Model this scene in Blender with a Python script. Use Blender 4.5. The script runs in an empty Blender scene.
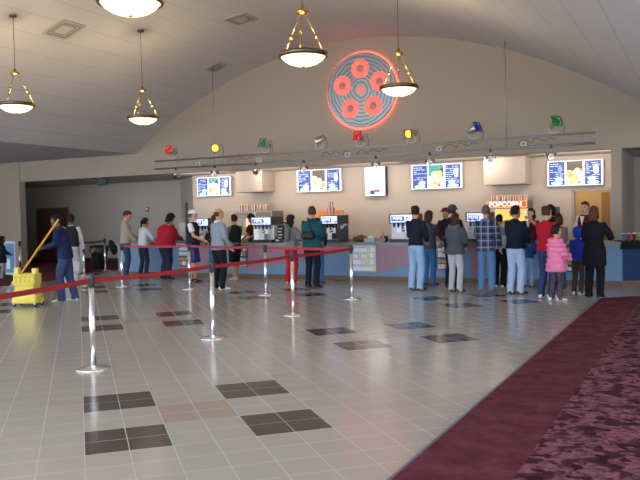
import bpy, bmesh, math, random
from mathutils import Vector, Matrix, Euler, noise
V = Vector
PI = math.pi
random.seed(7)
SC = bpy.context.scene
COL = SC.collection

# ---------------------------------------------------------------- materials
def lin(c):
    if isinstance(c, str):
        c = c.lstrip('#'); c = [int(c[i:i+2], 16)/255 for i in (0, 2, 4)]
    return tuple((x/12.92 if x <= .04045 else ((x+.055)/1.055)**2.4) for x in c) + (1.0,)
MATS = {}
def mat(name, c, rough=.6, metal=0., emit=0., ecol=None, spec=.5, bump=0., bscale=60., var=0.):
    if name in MATS: return MATS[name]
    m = bpy.data.materials.new(name); m.use_nodes = True
    nt = m.node_tree; b = nt.nodes['Principled BSDF']
    b.inputs['Base Color'].default_value = lin(c)
    b.inputs['Roughness'].default_value = rough
    b.inputs['Metallic'].default_value = metal
    b.inputs['Specular IOR Level'].default_value = spec
    if emit:
        b.inputs['Emission Color'].default_value = lin(ecol or c)
        b.inputs['Emission Strength'].default_value = emit
    if bump or var:
        tc = nt.nodes.new('ShaderNodeTexCoord')
        n = nt.nodes.new('ShaderNodeTexNoise'); n.inputs['Scale'].default_value = bscale; n.inputs['Detail'].default_value = 3
        nt.links.new(tc.outputs['Object'], n.inputs['Vector'])
        if bump:
            bp = nt.nodes.new('ShaderNodeBump'); bp.inputs['Strength'].default_value = bump; bp.inputs['Distance'].default_value = .01
            nt.links.new(n.outputs['Fac'], bp.inputs['Height']); nt.links.new(bp.outputs['Normal'], b.inputs['Normal'])
        if var:
            mx = nt.nodes.new('ShaderNodeMix'); mx.data_type = 'RGBA'
            k = lin(c)
            mx.inputs['A'].default_value = tuple(x*(1-var) for x in k[:3]) + (1,)
            mx.inputs['B'].default_value = tuple(min(1, x*(1+var)) for x in k[:3]) + (1,)
            nt.links.new(n.outputs['Fac'], mx.inputs['Factor']); nt.links.new(mx.outputs['Result'], b.inputs['Base Color'])
    MATS[name] = m
    return m
class NT:
    """tiny helper for node maths"""
    def __init__(s, m): s.t = m.node_tree; s.b = s.t.nodes['Principled BSDF']
    def n(s, typ, **k):
        x = s.t.nodes.new(typ)
        for a, v in k.items(): setattr(x, a, v)
        return x
    def put(s, sock, v):
        if isinstance(v, (int, float, tuple)): sock.default_value = v
        else: s.t.links.new(v, sock)
    def m(s, op, a, b=0., c=0.):
        x = s.n('ShaderNodeMath', operation=op)
        s.put(x.inputs[0], a); s.put(x.inputs[1], b); s.put(x.inputs[2], c)
        return x.outputs[0]
    def mix(s, f, a, b):
        x = s.n('ShaderNodeMix', data_type='RGBA')
        s.put(x.inputs['Factor'], f); s.put(x.inputs['A'], a); s.put(x.inputs['B'], b)
        return x.outputs['Result']
    def noise(s, vec, scale, detail=2., rough=.5):
        x = s.n('ShaderNodeTexNoise'); x.inputs['Scale'].default_value = scale; x.inputs['Detail'].default_value = detail; x.inputs['Roughness'].default_value = rough
        if vec is not None: s.t.links.new(vec, x.inputs['Vector'])
        return x.outputs['Fac']
    def obj(s):
        return s.n('ShaderNodeTexCoord').outputs['Object']
    def ramp(s, f, stops):
        x = s.n('ShaderNodeValToRGB'); e = x.color_ramp.elements
        while len(e) < len(stops): e.new(.5)
        for i, (p, c) in enumerate(stops): e[i].position = p; e[i].color = c
        s.t.links.new(f, x.inputs[0]); return x.outputs[0]
    def bump(s, h, strength=.3, dist=.01):
        bp = s.n('ShaderNodeBump'); bp.inputs['Strength'].default_value = strength; bp.inputs['Distance'].default_value = dist
        s.t.links.new(h, bp.inputs['Height']); s.t.links.new(bp.outputs['Normal'], s.b.inputs['Normal'])

# ---------------------------------------------------------------- mesh builder
class MB:
    def __init__(s): s.bm = bmesh.new(); s.mats = []
    def mi(s, m):
        if m is None: return 0
        if m not in s.mats: s.mats.append(m)
        return s.mats.index(m)
    def _faces(s, faces, m, smooth):
        i = s.mi(m)
        for f in faces: f.material_index = i; f.smooth = smooth
    def box(s, lo, hi, m=None, bev=0., M=None):
        lo, hi = V(lo), V(hi)
        r = bmesh.ops.create_cube(s.bm, size=1.)
        vs = r['verts']
        for v in vs:
            v.co = V(((lo.x+hi.x)/2+v.co.x*(hi.x-lo.x), (lo.y+hi.y)/2+v.co.y*(hi.y-lo.y), (lo.z+hi.z)/2+v.co.z*(hi.z-lo.z)))
            if M: v.co = M @ v.co
        fs = set(f for v in vs for f in v.link_faces)
        s._faces(fs, m, False)
        if bev:
            es = list(set(e for v in vs for e in v.link_edges))
            r = bmesh.ops.bevel(s.bm, geom=es, offset=bev, segments=2, affect='EDGES', profile=.5)
            s._faces(r['faces'], m, False)
        return s
    def prism(s, pts, vec, m=None):
        a = [s.bm.verts.new(V(p)) for p in pts]; b = [s.bm.verts.new(V(p)+V(vec)) for p in pts]
        n = len(pts); fs = [s.bm.faces.new(a), s.bm.faces.new(b[::-1])]
        for i in range(n): fs.append(s.bm.faces.new((a[i], b[i], b[(i+1) % n], a[(i+1) % n])))
        s._faces(fs, m, False)
        return s
    def poly(s, pts, m=None):
        s._faces([s.bm.faces.new([s.bm.verts.new(V(p)) for p in pts])], m, False); return s
    def rings(s, rings, m=None, cap=True, smooth=True, closed=False):
        R = [[s.bm.verts.new(V(p)) for p in r] for r in rings]
        n = len(R[0]); fs = []
        pairs = list(zip(R, R[1:])) + ([(R[-1], R[0])] if closed else [])
        for a, b in pairs:
            for i in range(n): fs.append(s.bm.faces.new((a[i], a[(i+1) % n], b[(i+1) % n], b[i])))
        s._faces(fs, m, smooth)
        if cap and not closed:
            s._faces([s.bm.faces.new(R[0][::-1]), s.bm.faces.new(R[-1])], m, False)
        return s
    def lathe(s, prof, c=(0, 0, 0), m=None, n=24, M=None, cap=True):
        c = V(c); rr = []
        for r, z in prof:
            ring = [V((r*math.cos(2*PI*i/n), r*math.sin(2*PI*i/n), z)) for i in range(n)]
            rr.append([(c + (M @ p if M else p)) for p in ring])
        return s.rings(rr, m, cap)
    def tube(s, pts, r, m=None, n=10, cap=True, closed=False, flat=None, round_=False):
        pts = [V(p) for p in pts]
        rs = list(r) if isinstance(r, (list, tuple)) else [r]*len(pts)
        if round_:
            def ext(p, q, r0, sgn):
                d = (p-q).normalized(); out = []
                for a in (.5, .85): out.append((p + d*r0*.95*math.sin(a*PI/2*1.0), r0*math.cos(a*PI/2)))
                return out
            st = ext(pts[0], pts[1], rs[0], 1)[::-1]; en = ext(pts[-1], pts[-2], rs[-1], 1)
            pts = [a for a, _ in st] + pts + [a for a, _ in en]; rs = [b for _, b in st] + rs + [b for _, b in en]
        N = len(pts); T = []
        for i in range(N):
            if closed: t = pts[(i+1) % N]-pts[i-1]
            elif i == 0: t = pts[1]-pts[0]
            elif i == N-1: t = pts[-1]-pts[-2]
            else: t = (pts[i+1]-pts[i]).normalized()+(pts[i]-pts[i-1]).normalized()
            T.append(t.normalized() if t.length > 1e-9 else V((0, 0, 1)))
        ref = V((0, 0, 1)) if abs(T[0].z) < .9 else V((0, 1, 0))
        x = (ref - T[0]*ref.dot(T[0])).normalized(); rr = []
        for i in range(N):
            x = x - T[i]*x.dot(T[i])
            x = x.normalized() if x.length > 1e-6 else V((1, 0, 0))
            y = T[i].cross(x)
            fx, fy = flat if flat else (1, 1)
            rr.append([pts[i] + (x*math.cos(2*PI*k/n)*fx + y*math.sin(2*PI*k/n)*fy)*rs[i] for k in range(n)])
        return s.rings(rr, m, cap, True, closed)
    def ell(s, c, r, m=None, seg=14, rng=9, M=None):
        c = V(c); rr = []
        for j in range(1, rng):
            a = -PI/2 + PI*j/rng
            rr.append([c + ((M @ V(p)) if M else V(p)) for p in [(r[0]*math.cos(a)*math.cos(2*PI*i/seg), r[1]*math.cos(a)*math.sin(2*PI*i/seg), r[2]*math.sin(a)) for i in range(seg)]])
        return s.rings(rr, m, True, True)
    def text(s, body, size, M, m=None, depth=.002, bold=0., sx=1.):
        cu = bpy.data.curves.new('lettering', 'FONT'); cu.body = body; cu.size = size; cu.extrude = depth
        cu.align_x = 'CENTER'; cu.align_y = 'CENTER'; cu.offset = bold
        o = bpy.data.objects.new('lettering', cu); COL.objects.link(o)
        dg = bpy.context.evaluated_depsgraph_get(); dg.update()
        me = bpy.data.meshes.new_from_object(o.evaluated_get(dg))
        bpy.data.objects.remove(o); bpy.data.curves.remove(cu)
        S = Matrix.Diagonal((sx, 1, 1, 1)); i = s.mi(m)
        vs = [s.bm.verts.new(M @ S @ v.co) for v in me.vertices]
        for p in me.polygons:
            try: f = s.bm.faces.new([vs[k] for k in p.vertices]); f.material_index = i
            except ValueError: pass
        bpy.data.meshes.remove(me)
        return s
    def mesh(s, name, m=None):
        me = bpy.data.meshes.new(name)
        bmesh.ops.recalc_face_normals(s.bm, faces=s.bm.faces)
        s.bm.to_mesh(me); s.bm.free()
        for x in (s.mats or ([m] if m else [])): me.materials.append(x)
        return me
    def build(s, name, parent=None, m=None, label=None):
        o = bpy.data.objects.new(name, s.mesh(name, m)); COL.objects.link(o)
        if parent: o.parent = parent
        if label: o['label'] = label
        return o
def tag(o, label, cat, group=None, kind=None):
    o['label'] = label; o['category'] = cat
    if group: o['group'] = group
    if kind: o['kind'] = kind
    return o
def thing(name, label, cat, loc=(0, 0, 0), rz=0., group=None):
    o = bpy.data.objects.new(name, None); COL.objects.link(o)
    o.location = loc; o.rotation_euler = (0, 0, rz); o.empty_display_size = .1
    return tag(o, label, cat, group)
def struct(mb, name, m=None, label=None):
    o = mb.build(name, None, m); o['kind'] = 'structure'
    if label: o['label'] = label
    return o
def kids(o): return [c for c in COL.objects if c.parent == o]
def copy_tree(o, parent=None):
    ch = kids(o); c = o.copy(); COL.objects.link(c)
    if parent: c.parent = parent
    for k in ch: copy_tree(k, c)
    return c
def face_m(loc, yaw=0., tilt=0.):
    """letters in a vertical plane that faces -Y (towards the camera side), turned by yaw about Z"""
    return Matrix.Translation(V(loc)) @ Matrix.Rotation(yaw, 4, 'Z') @ Matrix.Rotation(tilt, 4, 'X') @ Matrix.Rotation(PI/2, 4, 'X')
# ================================================================ setting
YB, YW, YC, YT, YF = 18.3, 19.8, 21.7, 16.9, 16.2      # bulkhead, concession wall, corridor wall, truss, counter front
ZB = 2.94                                               # underside of the bulkhead
S2 = math.sqrt(.5)
T = .29
# floor: ceramic tiles laid at 45 degrees to the counter, with groups of dark and rose tiles
m = mat('ceramic_floor_tile', '#b5aca6', .2, spec=.5)
n = NT(m)
sp = n.n('ShaderNodeSeparateXYZ'); n.t.links.new(n.obj(), sp.inputs[0])
dx = n.m('ADD', sp.outputs[0], 3.66); dy = n.m('SUBTRACT', sp.outputs[1], 3.65)
u = n.m('MULTIPLY', n.m('ADD', dx, dy), S2/T); v = n.m('MULTIPLY', n.m('SUBTRACT', dy, dx), S2/T)
u = n.m('ADD', u, 400.); v = n.m('ADD', v, 400.)
fu, fv = n.m('FRACT', u), n.m('FRACT', v)
g = .012
def edge(f): return n.m('ADD', n.m('LESS_THAN', f, g), n.m('GREATER_THAN', f, 1-g))
grout = n.m('MINIMUM', n.m('ADD', edge(fu), edge(fv)), 1.)
bu, bv = n.m('FLOOR', n.m('MULTIPLY', u, .5)), n.m('FLOOR', n.m('MULTIPLY', v, .5))
m5 = n.m('FLOOR', n.m('DIVIDE', bu, 5.)); lu = n.m('SUBTRACT', bu, n.m('MULTIPLY', m5, 5.))
w_ = n.m('SUBTRACT', bv, n.m('MULTIPLY', m5, 5.)); w_ = n.m('ADD', w_, 1000.)
lv = n.m('SUBTRACT', w_, n.m('MULTIPLY', n.m('FLOOR', n.m('DIVIDE', w_, 10.)), 10.))
def corner(x): return n.m('ADD', n.m('COMPARE', x, 0., .1), n.m('COMPARE', x, 2., .1))
dark = n.m('MULTIPLY', corner(lu), corner(lv))
rose = n.m('MULTIPLY', n.m('COMPARE', lu, 1., .1), n.m('COMPARE', lv, 1., .1))
cell = n.n('ShaderNodeCombineXYZ'); n.put(cell.inputs[0], n.m('FLOOR', u)); n.put(cell.inputs[1], n.m('FLOOR', v))
wn = n.n('ShaderNodeTexWhiteNoise', noise_dimensions='3D'); n.t.links.new(cell.outputs[0], wn.inputs['Vector'])
base = n.mix(wn.outputs['Value'], lin('#b3afa7'), lin('#bdb9b0'))
base = n.mix(n.noise(n.obj(), 1.1, 3.), base, lin('#b6b1a8'))
base = n.mix(rose, base, lin('#b39f93'))
base = n.mix(dark, base, lin('#4d4642'))
base = n.mix(grout, base, lin('#bab9b8'))
n.t.links.new(base, n.b.inputs['Base Color'])
rg = n.m('ADD', n.m('MULTIPLY', n.noise(n.obj(), .9, 3.), .08), n.m('ADD', n.m('MULTIPLY', grout, .3), .14))
n.t.links.new(rg, n.b.inputs['Roughness'])
n.bump(n.m('ADD', n.m('MULTIPLY', n.noise(n.obj(), 9., 2.), .25), n.m('MULTIPLY', grout, -.5)), .12, .006)
FLOOR = m
mb = MB(); mb.box((-27, -6, -.1), (9, 22.5, 0)); struct(mb, 'floor', FLOOR, 'glossy grey ceramic tile floor with groups of dark tiles')

# carpets: plain burgundy border and figured burgundy field
def carpet(name, plain):
    m = mat(name, '#582a36', .95, spec=.1); n = NT(m); o = n.obj()
    if plain:
        c = n.mix(n.ramp(n.noise(o, 4., 6., .7), [(.35, (0, 0, 0, 1)), (.65, (1, 1, 1, 1))]), lin('#572935'), lin('#78404d'))
    else:
        dn = n.n('ShaderNodeTexNoise'); dn.inputs['Scale'].default_value = 3.2; dn.inputs['Detail'].default_value = 2.; n.t.links.new(o, dn.inputs['Vector'])
        ad = n.n('ShaderNodeVectorMath', operation='MULTIPLY_ADD'); n.t.links.new(dn.outputs['Color'], ad.inputs[0]); ad.inputs[1].default_value = (.32, .32, 0); n.t.links.new(o, ad.inputs[2])
        big = n.ramp(n.noise(ad.outputs[0], 6.5, 2.5, .6), [(.42, (0, 0, 0, 1)), (.5, (1, 1, 1, 1)), (.62, (1, 1, 1, 1)), (.7, (.15, .15, .15, 1))])
        fine = n.ramp(n.noise(ad.outputs[0], 24., 3., .65), [(.40, (0, 0, 0, 1)), (.56, (1, 1, 1, 1))])
        c = n.mix(n.m('MULTIPLY', big, n.m('ADD', n.m('MULTIPLY', fine, .7), .3)), lin('#4c2834'), lin('#94626e'))
        c = n.mix(n.ramp(n.noise(o, 9.5, 2., .5), [(.57, (0, 0, 0, 1)), (.63, (1, 1, 1, 1))]), c, lin('#3a1c2a'))
    n.t.links.new(c, n.b.inputs['Base Color'])
    n.bump(n.noise(o, 240., 2.), .5, .004)
    return m
CB, CF = carpet('burgundy_carpet_border', True), carpet('figured_burgundy_carpet', False)
mb = MB(); mb.prism([(-1.63, -6, 0), (-.99, -6, 0), (-.99, 14.45, 0), (-1.63, 13.9, 0)], (0, 0, .012))
mb.prism([(-.99, 13.8, 0), (9, 13.8, 0), (9, 14.9, 0), (-.55, 14.9, 0), (-.99, 14.45, 0)], (0, 0, .012)); struct(mb, 'floor_carpet_border', CB, 'plain burgundy carpet border along the tiles')
mb = MB(); mb.prism([(-.99, -6, 0), (9, -6, 0), (9, 13.8, 0), (-.99, 13.8, 0)], (0, 0, .0125)); struct(mb, 'floor_carpet_field', CF, 'figured burgundy carpet at the right')
mb = MB(); mb.prism([(-1.65, -6, 0), (-1.63, -6, 0), (-1.63, 13.9, 0), (-.55, 14.9, 0), (-.55, 14.93, 0), (-1.65, 13.91, 0)], (0, 0, .014))
struct(mb, 'trim_1', mat('carpet_edge_strip', '#6d6a7c', .5), 'thin grey strip where carpet meets tile')
mb = MB(); mb.prism([(-27, 5, 0), (-15.3, 5, 0), (-15.3, 14.4, 0), (-16.25, 15.5, 0), (-16.25, 21.7, 0), (-27, 21.7, 0)], (0, 0, .01)); struct(mb, 'floor_carpet_left', CB, 'dark burgundy carpet in the left corridor')

# walls
WALL = mat('beige_painted_plaster', '#a39585', .85, bump=.05, bscale=90., var=.03)
WALLC = mat('warm_concession_plaster', '#c2b0a0', .85, bump=.05, bscale=90., var=.03)
GREY = mat('grey_corridor_plaster', '#aea79f', .85, bump=.05, bscale=90., var=.03)
def vz(x): return max(3.61, 6.22-.046*(x+8.3)**2) if x < -8 else max(3.2, 6.22-.046*(x+8.3)**2)
XL, XR = -15.83, -.18
prof = [(x, vz(x)) for x in [XL+(XR-XL)*i/56 for i in range(57)]]
# gable wall above the concession = bulkhead
mb = MB(); mb.prism([(-27, YB, ZB), (9, YB, ZB), (9, YB, 3.2), (XR, YB, 3.2)] + [(x, YB, z) for x, z in prof[::-1]] + [(-27, YB, 3.61)], (0, .2, 0))
struct(mb, 'wall_gable', WALL, 'beige arched gable wall above the snack counter')
mb = MB(); mb.box((-27, YB+.2, ZB), (9, 22, ZB+.1)); struct(mb, 'ceiling_soffit', mat('soffit_paint', '#b5aca2', .8), 'low ceiling over the counter and corridors')
mb = MB(); mb.box((-14.77, YW, 0), (-2.95, YW+.12, ZB)); mb.box((-2.95, YW, 2.06), (-2.06, YW+.12, ZB)); mb.box((-2.06, YW, 0), (-1.68, YW+.12, ZB))
struct(mb, 'wall_concession', WALLC, 'warm beige wall behind the snack counter')
mb = MB(); mb.box((-1.9, YB, 0), (-1.69, YC, ZB)); struct(mb, 'wall_pier', WALL, 'narrow pier at the right end of the snack counter')
mb = MB(); mb.box((-1.69, YB+.004, 0), (-1.68, YC, ZB)); struct(mb, 'wall_right_passage', GREY, 'grey side wall of the passage at the right end of the counter')
mb = MB(); mb.prism([(-14.77, YW, 0), (-14.68, YW+.09, 0), (-16.63, YC+.09, 0), (-16.72, YC, 0)], (0, 0, ZB)); struct(mb, 'wall_angled', GREY, 'angled grey wall at the left end of the counter')
mb = MB(); mb.box((-27, YC, 0), (-16.6, YC+.15, ZB)); mb.box((-4.6, YC, 0), (9, YC+.15, ZB)); struct(mb, 'wall_corridor', GREY, 'grey corridor wall')
mb = MB(); mb.box((-27, YC-.02, .0), (-16.74, YC, .12)); struct(mb, 'baseboard_corridor', mat('dark_baseboard', '#33262a', .6))
mb = MB(); mb.box((-27, YB-.03, 0), (-20.95, YB+.22, 3.605)); struct(mb, 'wall_column', WALL, 'beige column wall at the far left')
mb = MB(); mb.box((-27.2, 9, 0), (-27, 22, 3.7)); struct(mb, 'wall_light_stop_left', WALL)  # unseen wall, its length set to limit daylight on the column and corridor
mb = MB(); mb.box((9, 12, 0), (9.2, 22, 3.4)); struct(mb, 'wall_light_stop_right', WALL)  # unseen wall, added to cut daylight reaching the right passage
# room seen through the doorway behind the counter
TAN = mat('tan_store_room_plaster', '#b39a70', .85, var=.03, bscale=60)
mb = MB(); mb.box((-4.6, YC-.02, 0), (-1.9, YC-.001, ZB)); mb.box((-4.75, YW+.12, 0), (-4.6, YC, ZB)); mb.box((-1.92, YW+.12, 0), (-1.9, YC-.02, ZB))
struct(mb, 'wall_storeroom', TAN, 'tan walls of the room behind the doorway')
TRIMM = mat('doorway_trim', '#a8968a', .6)
mb = MB(); mb.box((-3.0, YW-.03, 0), (-2.93, YW+.13, 2.06)); mb.box((-2.08, YW-.03, 0), (-2.01, YW+.13, 2.06)); mb.box((-3.0, YW-.03, 2.03), (-2.01, YW+.13, 2.1))
struct(mb, 'trim_2', TRIMM, 'beige frame around the doorway behind the counter')
mb = MB(); mb.box((-2.5, YC-.09, 0), (-1.95, YC-.02, 2.03)); o = struct(mb, 'door_1', mat('tan_door', '#8a6638', .5), 'tan inner door in the room behind the counter')
# brown door in the left corridor
mb = MB(); mb.box((-23.88, YC-.05, 0), (-22.26, YC, 2.03), bev=.006)
d = struct(mb, 'door_2', mat('brown_wood_door', '#6b4636', .5, var=.15, bscale=6), 'brown door in the grey corridor wall')
mb = MB(); mb.box((-23.08, YC-.054, .02), (-23.06, YC-.048, 2.02)); mb.build('door_gap', d, mat('black_gap', '#120d0c', .8))
for x in (-23.2, -22.94):
    mb = MB(); mb.tube([(x, YC-.05, .95), (x, YC-.1, .95), (x, YC-.1, 1.2), (x, YC-.05, 1.2)], .012); mb.build('door_handle', d, mat('satin_steel', '#a9a9aa', .3, 1.))
mb = MB(); mb.box((-23.96, YC-.03, 0), (-23.88, YC+.01, 2.1)); mb.box((-22.26, YC-.03, 0), (-22.18, YC+.01, 2.1)); mb.box((-23.96, YC-.03, 2.03), (-22.18, YC+.01, 2.1)); struct(mb, 'trim_3', mat('dark_door_frame', '#6a625c', .6))
# narrow sidelight slit in the angled wall
mb = MB(); M = Matrix.Translation((-15.75, 20.75, 0)) @ Matrix.Rotation(-PI/4, 4, 'Z')
mb.box((-.26, -.02, .0), (.26, .0, 2.1), M=M); struct(mb, 'door_3', mat('grey_metal_door', '#5b5854', .6), 'narrow dark grey service door in the angled wall')
# ceiling: arched, of acoustic panels
m = mat('acoustic_ceiling_panel', '#c9c3bd', .9); n = NT(m)
sp = n.n('ShaderNodeSeparateXYZ'); n.t.links.new(n.obj(), sp.inputs[0])
def line(c, period, w):
    f = n.m('FRACT', n.m('DIVIDE', n.m('ADD', c, 100.), period))
    return n.m('LESS_THAN', f, w/period)
ln = n.m('MAXIMUM', line(sp.outputs[0], .6, .018), n.m('MULTIPLY', line(sp.outputs[1], 1.22, .016), .35))
c = n.mix(n.noise(n.obj(), .6, 4.), lin('#bdbcbe'), lin('#c9c8c9'))
c = n.mix(n.m('MULTIPLY', ln, .36), c, lin('#77726e'))
n.t.links.new(c, n.b.inputs['Base Color']); n.bump(n.m('SUBTRACT', n.noise(n.obj(), 60., 3.), n.m('MULTIPLY', ln, .7)), .12, .01)
CEIL = m
mb = MB(); mb.prism([(x, -6, z) for x, z in prof] + [(x, -6, z+.12) for x, z in prof[::-1]], (0, YB+6, 0)); struct(mb, 'ceiling', CEIL, 'arched ceiling of pale acoustic panels')
mb = MB(); mb.box((-27, -6, 3.61), (XL, YB, 3.73)); struct(mb, 'ceiling_left', CEIL, 'flat ceiling strip at the left'); mb = MB(); mb.box((XR, -6, 3.2), (9, YB, 3.32)); struct(mb, 'ceiling_right', CEIL)
# ceiling vents
ALU = mat('vent_grey', '#a9a5a2', .5); DK = mat('vent_dark', '#86827f', .7)
def slope(x): return math.atan2(vz(x+.02)-vz(x-.02), .04)
def vent(x, y, lab, half=.3):
    t = thing('ceiling_vent', lab, 'vent', (x, y, vz(x)), 0, 'square vents in the arched ceiling'); t.rotation_euler = (0, -slope(x), 0)
    mb = MB()
    for s in (-1, 1):
        mb.box((-half, s*half-.04, -.02), (half, s*half+.04, .01)); mb.box((s*half-.04, -half, -.02), (s*half+.04, half, .01))
    mb.build('frame', t, ALU)
    for k in range(3):
        a = half-.05-.07*k; mb = MB()
        for s in (-1, 1):
            mb.box((-a, s*a-.018, -.022+.006*k), (a, s*a+.018, .0)); mb.box((s*a-.018, -a, -.022+.006*k), (s*a+.018, a, .0))
        mb.build('louvre', t, DK)
    mb = MB(); mb.box((-half+.03, -half+.03, -.012), (half-.03, half-.03, -.004)); mb.build('backing', t, mat('vent_backing', '#b5b1ae', .8))
vent(-12.0, 11.75, 'square ceiling vent above the leftmost hanging lamps'); vent(-11.8, 17.0, 'small square ceiling vent near the left hanging rod', .2); vent(-9.55, 14.8, 'square ceiling vent left of the hanging lamp in front of the neon reel', .28)
# ================================================================ fixtures
CHROME = mat('polished_chrome', '#ececee', .26, 1.); STEEL = mat('brushed_steel', '#b4b4b3', .32, 1.)
BLACKP = mat('black_plastic', '#26282c', .45); BRASS = mat('brass', '#c09a55', .25, 1.)
BRONZE = mat('dark_bronze', '#6e5e4e', .35, .9)
BOWL = mat('lit_alabaster_glass', '#fff3d8', .4, emit=1.6, ecol='#ffe3ac')
# hanging bowl lamps
LAMPS = [(-5.5, 6.35, 'large hanging bowl lamp cut off by the top of the photo'), (-5.1, 9.52, 'hanging bowl lamp left of the neon film reel'), (-4.94, 12.88, 'hanging bowl lamp just in front of the right edge of the neon reel'),
         (-11.28, 13.34, 'hanging bowl lamp in front of the left ceiling slope, second from the left edge'), (-12.0, 10.45, 'hanging bowl lamp at the far left edge')]
def make_lamp(lab):
    t = thing('pendant_lamp', lab, 'lamp', (0, 0, 0), 0, 'hanging bowl lamps')
    mb = MB(); mb.lathe([(.02, -.155), (.12, -.147), (.21, -.116), (.28, -.07), (.325, -.016), (.33, 0), (.322, 0), (.315, -.016), (.27, -.066), (.2, -.108), (.1, -.138), (.02, -.146)], (0, 0, 0), BOWL, 36); mb.build('glass_bowl', t)
    mb = MB(); mb.lathe([(.325, -.035), (.355, -.03), (.36, .02), (.35, .035), (.325, .03)], (0, 0, 0), BRONZE, 36, cap=False); mb.build('rim', t)
    mb = MB(); mb.lathe([(.012, -.172), (.02, -.168), (.02, -.158), (.015, -.153)], (0, 0, 0), BRASS, 12); mb.build('finial', t)
    for k in range(3):
        a = PI*2*k/3+.9; cx, sy = math.cos(a), math.sin(a)
        mb = MB(); mb.tube([(cx*.335, sy*.335, .03), (cx*.27, sy*.27, .18), (cx*.215, sy*.215, .29)], .008, BRASS, 6)
        mb.tube([(cx*.215, sy*.215, .29), (cx*.12, sy*.12, .44), (cx*.05, sy*.05, .6)], .005, BRASS, 6)
        mb.ell((cx*.215, sy*.215, .29), (.026, .026, .04), BRASS, 8, 6); mb.build('arm', t)
    mb = MB(); mb.lathe([(.02, .57), (.075, .59), (.095, .62), (.07, .64), (.03, .66), (.02, .70)], (0, 0, 0), BRASS, 16); mb.build('hub', t)
    return t
lamp0 = None
for i, (x, y, lab) in enumerate(LAMPS):
    z = 3.91 if i == 0 else 3.85
    if lamp0 is None: t = lamp0 = make_lamp(lab)
    else: t = copy_tree(lamp0); t['label'] = lab
    t.location = (x, y, z); h = vz(x)-z
    mb = MB(); mb.tube([(0, 0, .68), (0, 0, h)], .006, BRONZE, 6); mb.build('rod', None).parent = t
    mb = MB(); mb.lathe([(.02, h-.05), (.07, h-.03), (.075, h), (.02, h+.01)], (0, 0, 0), BRONZE, 14); mb.build('ceiling_cap', t)
    L = bpy.data.lights.new('bowl_bulb', 'POINT'); L.energy = 48; L.color = (1, .74, .42); L.shadow_soft_size = .1
    lo = bpy.data.objects.new('bowl_bulb', L); COL.objects.link(lo); lo.location = (x, y, z+.04)
kids_fix = [o for o in COL.objects if o.name.startswith('rod')]

# neon film reel on the gable wall
t = thing('film_reel_sign', 'round grey film reel with glowing red neon rings on the gable wall', 'sign', (-8.04, YB, 4.84))
DISC = mat('swirled_brushed_metal', '#8c959a', .5, .25); n = NT(DISC); o_ = n.obj()
w = n.n('ShaderNodeTexWave', wave_type='RINGS', rings_direction='Y'); w.inputs['Scale'].default_value = 3.2; w.inputs['Distortion'].default_value = 5.5; w.inputs['Detail'].default_value = 2.; w.inputs['Detail Scale'].default_value = .9
n.t.links.new(o_, w.inputs['Vector']); n.t.links.new(n.ramp(w.outputs['Fac'], [(.15, lin('#86919a')), (.5, lin('#a3adb2')), (.85, lin('#b6bec2'))]), n.b.inputs['Base Color'])
NEON = mat('red_neon_glow', '#ff6a5c', .4, emit=1.0, ecol='#ff5a4c'); NEON2 = mat('bright_red_neon', '#ff5448', .4, emit=5., ecol='#ff4a3c')
RX = Matrix.Rotation(PI/2, 4, 'X')
mb = MB(); holes = [(.56*math.sin(2*PI*k/5-.02), .56*math.cos(2*PI*k/5-.02)) for k in range(5)]
mb.lathe([(.01, .03), (.96, .03), (.985, .04), (.985, .10), (.965, .11), (.01, .11)], (0, 0, 0), DISC, 56, M=RX); mb.build('reel_disc', t)
mb = MB(); mb.tube([(1.0*math.cos(2*PI*k/64), -.03, 1.0*math.sin(2*PI*k/64)) for k in range(64)], .02, NEON2, 8, closed=True); mb.build('neon_halo_tube', t)
for hx, hz in holes:
    mb = MB()
    mb.rings([[(hx+r*math.cos(2*PI*k/28), y, hz+r*math.sin(2*PI*k/28)) for k in range(28)] for r, y in ((.10, -.112), (.125, -.14), (.22, -.14), (.25, -.112))], NEON, False); mb.build('neon_ring', t)
    mb = MB(); mb.lathe([(.005, .112), (.13, .112), (.13, .118), (.005, .118)], (hx, 0, hz), mat('ring_centre_grey', '#b0908a', .6), 24, M=RX); mb.build('reel_hole', t)
mb = MB(); mb.lathe([(.005, .112), (.1, .112), (.095, .14), (.06, .155), (.005, .16)], (0, 0, 0), NEON, 20, M=RX); mb.build('neon_hub', t)

# lighting truss
RAIL = mat('truss_aluminium', '#9c9ca0', .35, .8)
t = thing('lighting_truss', 'long ladder-shaped metal lighting truss hung in front of the beige bulkhead', 'truss', (0, 0, 0))
XA, XB, Z1, Z0 = -13.9, -2.07, 3.2, 2.98
mb = MB(); mb.tube([(XA, YT, Z1), (XB, YT, Z1)], .022, RAIL, 8); mb.build('rail', t)
mb = MB(); mb.tube([(XA, YT, Z0), (XB, YT, Z0)], .026, RAIL, 8); mb.build('rail', t)
nr = 22
for k in range(nr+1):
    x = XA+.25+(XB-XA-.5)*k/nr
    mb = MB(); mb.tube([(x, YT, Z0), (x, YT, Z1)], .011, RAIL, 6); mb.build('rung', t)
for x in (-3.95, -11.85):
    mb = MB(); mb.tube([(x, YT, Z0), (x, YT, vz(x))], .010, RAIL, 6); mb.build('hanging_rod', t)
for x in (-12.37, -10.41, -7.84, -5.49, -3.56):
    mb = MB(); mb.box((x-.07, YT-.06, Z0+.02), (x+.07, YT+.02, Z0+.12), mat('outlet_box', '#b9b7b2', .5), bev=.008); mb.box((x-.02, YT-.065, Z0+.05), (x+.02, YT-.06, Z0+.09), BLACKP); mb.build('outlet_box', t)
rr = random.Random(3)
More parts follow.
